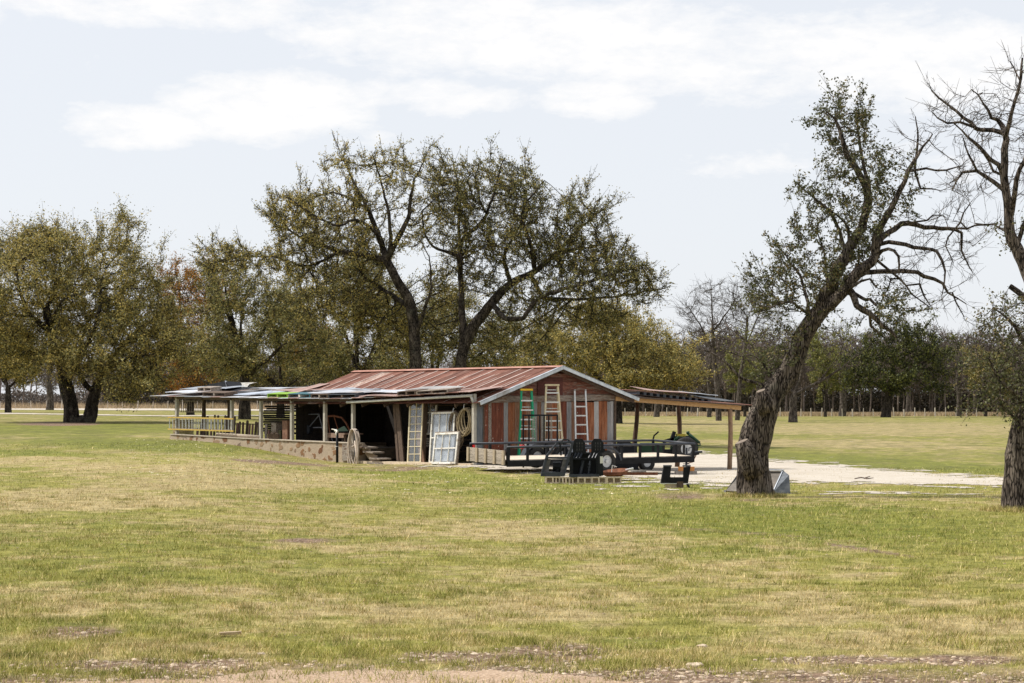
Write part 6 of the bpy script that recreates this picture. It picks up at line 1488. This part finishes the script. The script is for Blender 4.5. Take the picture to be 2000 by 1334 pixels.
oak('oak with a stout trunk seen through the open left bays', 150, 478, [(470, 600, 90, 70, 0, 4, 300), (540, 570, 90, 60, 1, 4, 300), (440, 530, 60, 55, 1, 3, 140), (560, 660, 100, 60, -1, 4, 260), (430, 680, 60, 60, -1, 3.5, 160), (500, 700, 90, 40, -2, 3, 160), (410, 500, 25, 30, 1, 1.5, 40)], OAK, 41, .50, ycomp=(720, .84), group='oaks behind the shed')
oak('rust tinted oak at the left end of the line behind the shed', 185, 372, [(372, 640, 60, 80, 0, 4, 240), (350, 560, 45, 50, 0, 3.5, 120), (400, 700, 60, 55, 0, 4, 160), (345, 690, 55, 60, 0, 4, 140), (415, 590, 50, 60, 0, 4, 130), (380, 745, 70, 30, -2, 3, 80)], OAKO, 42, .4, group='oaks behind the shed')
oak('orange leaved low tree among the oaks left of the shed ridge', 190, 625, [(625, 655, 45, 45, 0, 3, 200), (590, 700, 50, 40, 0, 3, 120), (660, 690, 40, 40, 0, 3, 100)], OAKO, 43, .3)
oak('dense dark oak directly behind the left end of the red roof', 165, 700, [(700, 610, 95, 60, 0, 5, 380), (635, 580, 80, 60, 1, 4, 280), (700, 540, 70, 40, 1, 4, 160), (570, 590, 60, 45, 1, 4, 140), (740, 680, 80, 60, -1, 4.5, 260), (660, 710, 90, 45, -1, 4.5, 220), (600, 660, 50, 50, 0, 3.5, 110), (760, 590, 50, 45, 0, 3.5, 120)], OAK, 44, .45, group='oaks behind the shed')
oak('low dark oak filling the view above the left end of the lean-to roof', 178, 548, [(540, 660, 75, 60, 0, 4.5, 260), (490, 725, 60, 35, 0, 4, 120), (600, 725, 70, 35, 0, 4, 150), (450, 690, 45, 50, 0, 3.5, 110)], OAK, 48, .4, group='oaks behind the shed')
oak('dense low oak behind the middle of the red roof', 160, 850, [(850, 655, 85, 65, 0, 4.5, 320), (800, 690, 70, 45, -1, 4, 170), (930, 690, 90, 50, 0, 4.5, 260), (880, 605, 60, 45, 0, 3.5, 150), (980, 650, 45, 45, 0, 3.5, 100)], OAK, 45, .4, group='oaks behind the shed')
oak('wide rounded oak behind the gable and the open shelter', 222, 1206, [(1230, 670, 110, 75, 0, 6, 520), (1120, 680, 100, 65, 1, 6, 420), (1310, 700, 62, 62, -1, 5, 260), (1180, 630, 90, 45, 0, 5, 260), (1050, 700, 70, 50, 0, 5, 200), (1250, 730, 100, 35, -3, 5, 220), (1340, 720, 30, 45, 0, 3, 60)], OAKY, 46, .6, step=.6, leaf=.21, kill=.9, spread=.2, twl=.7)
oak('slim oak trunk at the far left edge beyond the broad oak', 225, 16, [(10, 680, 60, 60, 0, 4, 160), (-40, 660, 60, 60, 0, 4, 120), (40, 730, 30, 25, 0, 2, 30)], OAKY, 47, .42, step=.6, leaf=.25)

# --- trees on the far side at the right
make_tree('hackberry_tree', 'tall bare tree with a fan of fine twigs left of the leaning oak', 262, 1395, [([(1404, 816), (1400, 740), (1394, 690), (1392, 640)], [.4, .32, .26, .2], 0), ([(1394, 690), (1370, 640), (1345, 600)], .14, .04), ([(1392, 650), (1420, 610), (1440, 580)], .14, .04), ([(1392, 640), (1390, 590), (1388, 555)], .12, .03)],
          [(1395, 600, 62, 55, 0, 4, 330, 0), (1350, 620, 35, 40, 0, 3, 110, 0), (1430, 640, 40, 50, 0, 3, 130, 0)], None, BARKG, step=.5, per=0, bare_twigs=3.0, twl=1.0, twr=.017, thick=.06, seed=51, kill=.8, infl=9, tip=.024, jit=.2, grav=.5, cat='bare tree')
make_tree('hackberry_tree', 'second bare tree partly hidden by the leaning oak crown', 270, 1465, [([(1440, 816), (1446, 740), (1455, 680), (1460, 620)], [.35, .28, .22, .15], 0), ([(1455, 680), (1480, 620), (1500, 580)], .12, .04)],
          [(1465, 590, 50, 58, 0, 4, 300, 0), (1500, 630, 40, 50, 0, 3, 140, 0)], None, BARKG, step=.5, per=0, bare_twigs=3.0, twl=1.0, twr=.017, thick=.06, seed=52, kill=.8, infl=9, tip=.024, jit=.2, grav=.5, cat='bare tree')
make_tree('elm_tree', 'pale barked tree with low spreading limbs behind the leaning oak', 240, 1549, [([(1549, 830), (1549, 795), (1552, 768)], [.6, .44, .38], 0), ([(1552, 770), (1520, 745), (1490, 728), (1455, 700), (1405, 682)], .22, .04), ([(1552, 770), (1590, 752), (1630, 728), (1660, 705), (1682, 688)], .24, .05), ([(1552, 768), (1565, 730), (1570, 680)], .2, .06), ([(1600, 745), (1640, 690), (1650, 650)], .1, .04), ([(1490, 728), (1480, 690), (1450, 660)], .1, .04)],
          [(1470, 680, 60, 40, 0, 4, 120), (1600, 670, 60, 50, 0, 4, 120), (1640, 660, 40, 45, 0, 4, 70), (1450, 660, 40, 30, 0, 3, 60), (1560, 700, 50, 40, 0, 4, 80, 0), (1540, 650, 60, 40, 0, 4, 80, 0)], FRESH, BARKG, step=.5, leaf=.24, per=1.4, lpt=4, bare_twigs=2.2, twl=.8, twr=.016, thick=.06, seed=53, kill=.9, infl=8, tip=.024, spread=.2)
make_tree('cedar_tree', 'dark green cedar with a thick leaning trunk beyond the right meadow', 325, 1730, [([(1730, 816), (1733, 790), (1738, 765), (1745, 720)], [.9, .6, .55, .4], 0), ([(1736, 770), (1700, 740), (1680, 700)], .25, .1), ([(1738, 765), (1790, 720), (1830, 690)], .25, .1)],
          [(1700, 700, 62, 48, 0, 5, 280), (1770, 670, 60, 45, 0, 5, 280), (1825, 690, 50, 50, 0, 5, 220), (1760, 735, 90, 35, -2, 5, 260), (1855, 740, 40, 40, 0, 4, 120), (1740, 640, 35, 30, 0, 3, 70), (1680, 745, 40, 25, -1, 3, 70)], CEDAR, BARKF, dn=.8, gap=(.42, 3), sprays=(.2, 3), step=.7, leaf=.32, per=4.2, lpt=8, twl=.8, twr=.02, thick=.07, seed=54, kill=1.1, infl=9, tip=.025, spread=.28, aspect=.7)
oak('small olive green tree among the bare wood left of the cedar', 335, 1612, [(1612, 715, 42, 42, 0, 4, 90), (1590, 670, 26, 26, 0, 3, 30), (1630, 745, 40, 25, 0, 3, 50)], FRESH, 91, .3, step=.7, leaf=.28, kill=1.1)
oak('rounded dull green tree by the far fence next to the right edge oak', 345, 1925, [(1925, 725, 50, 42, 0, 5, 110), (1960, 750, 40, 35, 0, 4, 60)], OAK, 92, .35, step=.7, leaf=.28, kill=1.1)
oak('yellow green tree in the far wood between the shelter and the leaning oak', 340, 1455, [(1455, 735, 40, 36, 0, 4, 80), (1425, 715, 28, 30, 0, 4, 40)], FRESH, 93, .3, step=.7, leaf=.28, kill=1.1)
for k, (px, Z, rr, top, lab) in enumerate([(1645, 352, .62, 690, 'thick pale trunk standing left of the dark cedar'), (1872, 352, .5, 700, 'straight pale trunk right of the dark cedar'), (1903, 358, .38, 705, 'slim leaning grey trunk near the right oak foliage'), (1385, 330, .35, 700, 'slim bare trunk seen past the shelter roof end'),
                                        (1282, 330, .45, 705, 'bare trunk seen under the middle of the shelter roof'), (97, 320, .6, 660, 'grey trunk seen below the left oak canopy'), (1352, 372, .4, 690, 'bare trunk between shelter posts and leaning oak'), (1772, 375, .4, 665, 'dark bare trunk behind the cedar')]):
    make_tree('bare_tree', lab, Z, px, [([(px, 815), (px + 2, 780), (px - 1, 740), (px + 4, top)], [rr * 1.15, rr * .9, rr * .8, rr * .5], 0)], [(px, top - 12, 34, 50, 0, 5, 110, 0), (px + 18, top + 25, 28, 30, 0, 4, 40, 0), (px - 18, top + 20, 28, 30, 0, 4, 40, 0)],
              None, BARKG, step=.8, per=0, bare_twigs=3, twl=1.3, twr=.022, thick=.08, seed=60 + k, kill=1.2, infl=12, tip=.03, grav=.4, cat='bare tree', group='bare trees along the far fence')

# --- the far wood: one mass of bare trees, and the dark scrub at its foot
def wood(label, x0, x1, Z0, Z1, n, hh, seed, mat, name='far_wood'):
    rng = np.random.default_rng(seed); protos = []
    for k in range(5):
        h_ = 12.; tr = resample([(0, 0, 0), (rng.uniform(-.5, .5), 0, h_ * .25), (rng.uniform(-.8, .8), 0, h_ * .55)], .8); A = randdir(260, rng) * rng.uniform(0, 1, 260)[:, None] ** .4 * np.array([3.6, 3.2, h_ * .36]) + np.array([0, 0, h_ * .64])
        Pn, par = colonize(tr, [-1] + list(range(len(tr) - 1)), A, .75, 12, 1.1, rng=rng, jit=.2, grav=.4); m = len(Pn); acc = np.zeros(m)
        for i in range(m - 1, 0, -1):
            if acc[i] == 0: acc[i] = .03 ** 2.3
            acc[par[i]] += acc[i]
        r = np.minimum(acc ** (1 / 2.3), .3); i = np.arange(1, m); V, Fq = frusta(Pn[par[i]], Pn[i], np.minimum(r[par[i]], r[i] * 1.3), r[i], 4)
        tn = np.repeat(i[r[i] < .09], 7); d = randdir(len(tn), rng, .7); V2, F2 = frusta(Pn[tn], Pn[tn] + d * rng.uniform(.5, 1.6, (len(tn), 1)), np.full(len(tn), .035), np.full(len(tn), .02), 3)
        protos.append((np.concatenate([V, V2]), np.concatenate([Fq, F2 + len(V)])))
    Vs, Fs, c = [], [], 0
    for k in range(n):
        Z = rng.uniform(Z0, Z1); px = x0 + (x1 - x0) * (k + rng.uniform(0, 1)) / n; x = (px - 1000) / F * Z; V, Fq = protos[k % 5]; a = rng.uniform(0, 6.28); s = hh * rng.uniform(.75, 1.15) / 12.
        R_ = np.array([[math.cos(a), -math.sin(a), 0], [math.sin(a), math.cos(a), 0], [0, 0, 1]]); Vs.append((V @ R_.T) * s + np.array([x, Z, H(x, Z) - .1])); Fs.append(Fq + c); c += len(V)
    o = npmesh(name, np.concatenate(Vs), 4, np.concatenate(Fs).ravel(), mat); tag(o, label, 'wood', kind='stuff')
TWIG = simple('grey_brown_twigs', (.10, .08, .066), (.21, .17, .145), .2, rough=.95, bump=0, vary=.35, spec=.1)
wood('mass of bare grey brown trees beyond the meadow on the right', 1150, 2350, 385, 470, 190, 16.0, 71, TWIG)
wood('mass of bare grey brown trees beyond the track on the left', -350, 1150, 430, 540, 100, 14.0, 72, TWIG)
def scrub(label, segs, n, mat, name, leaf=.5, seed=80):
    rng = np.random.default_rng(seed); pos = []
    for (x0, x1, Z, h0, h1) in segs:
        m = int(n * (x1 - x0) / sum(s[1] - s[0] for s in segs)); px = rng.uniform(x0, x1, m); ZZ = Z + rng.uniform(0, 22, m); x = (px - 1000) / F * ZZ
        top = (h0 + (h1 - h0) * fbm(x * .13, ZZ * .02, seed, 3) ** 1.3) * (1 - .3 * np.abs(rng.normal(0, .3, m))); z = hgt(x, ZZ) + top * rng.uniform(0, 1, m) ** 1.25; pos.append(np.stack([x, ZZ, z], -1))
    pos = np.concatenate(pos); V, idx = leaf_quads(pos, leaf, rng, .8); tag(npmesh(name, V, 4, idx, mat, attrs={'tone': np.repeat(rng.uniform(0, 1, len(pos)), 4)}), label, 'scrub', kind='stuff')
DSCR = leaf_mat('dark_winter_scrub', (.016, .014, .009), (.042, .035, .023), (.085, .07, .046), (.10, .075, .045), .15)
GSCR = leaf_mat('grey_winter_scrub', (.06, .05, .042), (.12, .10, .085), (.21, .18, .155), (.18, .14, .11), .2)
scrub('dark scrub and cedar undergrowth at the foot of the right wood', [(1150, 2350, 425, 4, 9), (1150, 2350, 455, 4, 7)], 200000, DSCR, 'undergrowth', .38, 81)
scrub('dark undergrowth behind the shed and the left oaks', [(200, 1160, 440, 3, 15), (200, 1160, 470, 4, 8)], 160000, DSCR, 'undergrowth', .42, 82)
scrub('pale grey winter scrub behind the left oak', [(-350, 330, 440, 2, 8)], 26000, GSCR, 'undergrowth', .5, 83)

for (px, Z, rad_) in ((1473, 44.7, .42), (1992, 38.0, .42)):
    n = 2600; a = RNG.uniform(0, 2 * math.pi, n); rr = rad_ * (.85 + .9 * RNG.uniform(0, 1, n) ** 2); x0 = (px - 1000) / F * Z
    X, Y = x0 + rr * np.cos(a), Z + rr * np.sin(a); blades(X, Y, RNG.uniform(.03, .13, n) * (1.2 - .3 * (rr / rad_ - .85)), np.full(n, .012), .4, 'trunk_foot_grass', BLADE, 'longer grass growing round the foot of an oak trunk', {'dry': RNG.uniform(0, .8, n), 'lush': RNG.uniform(0, 1, n), 'bare': X * 0})
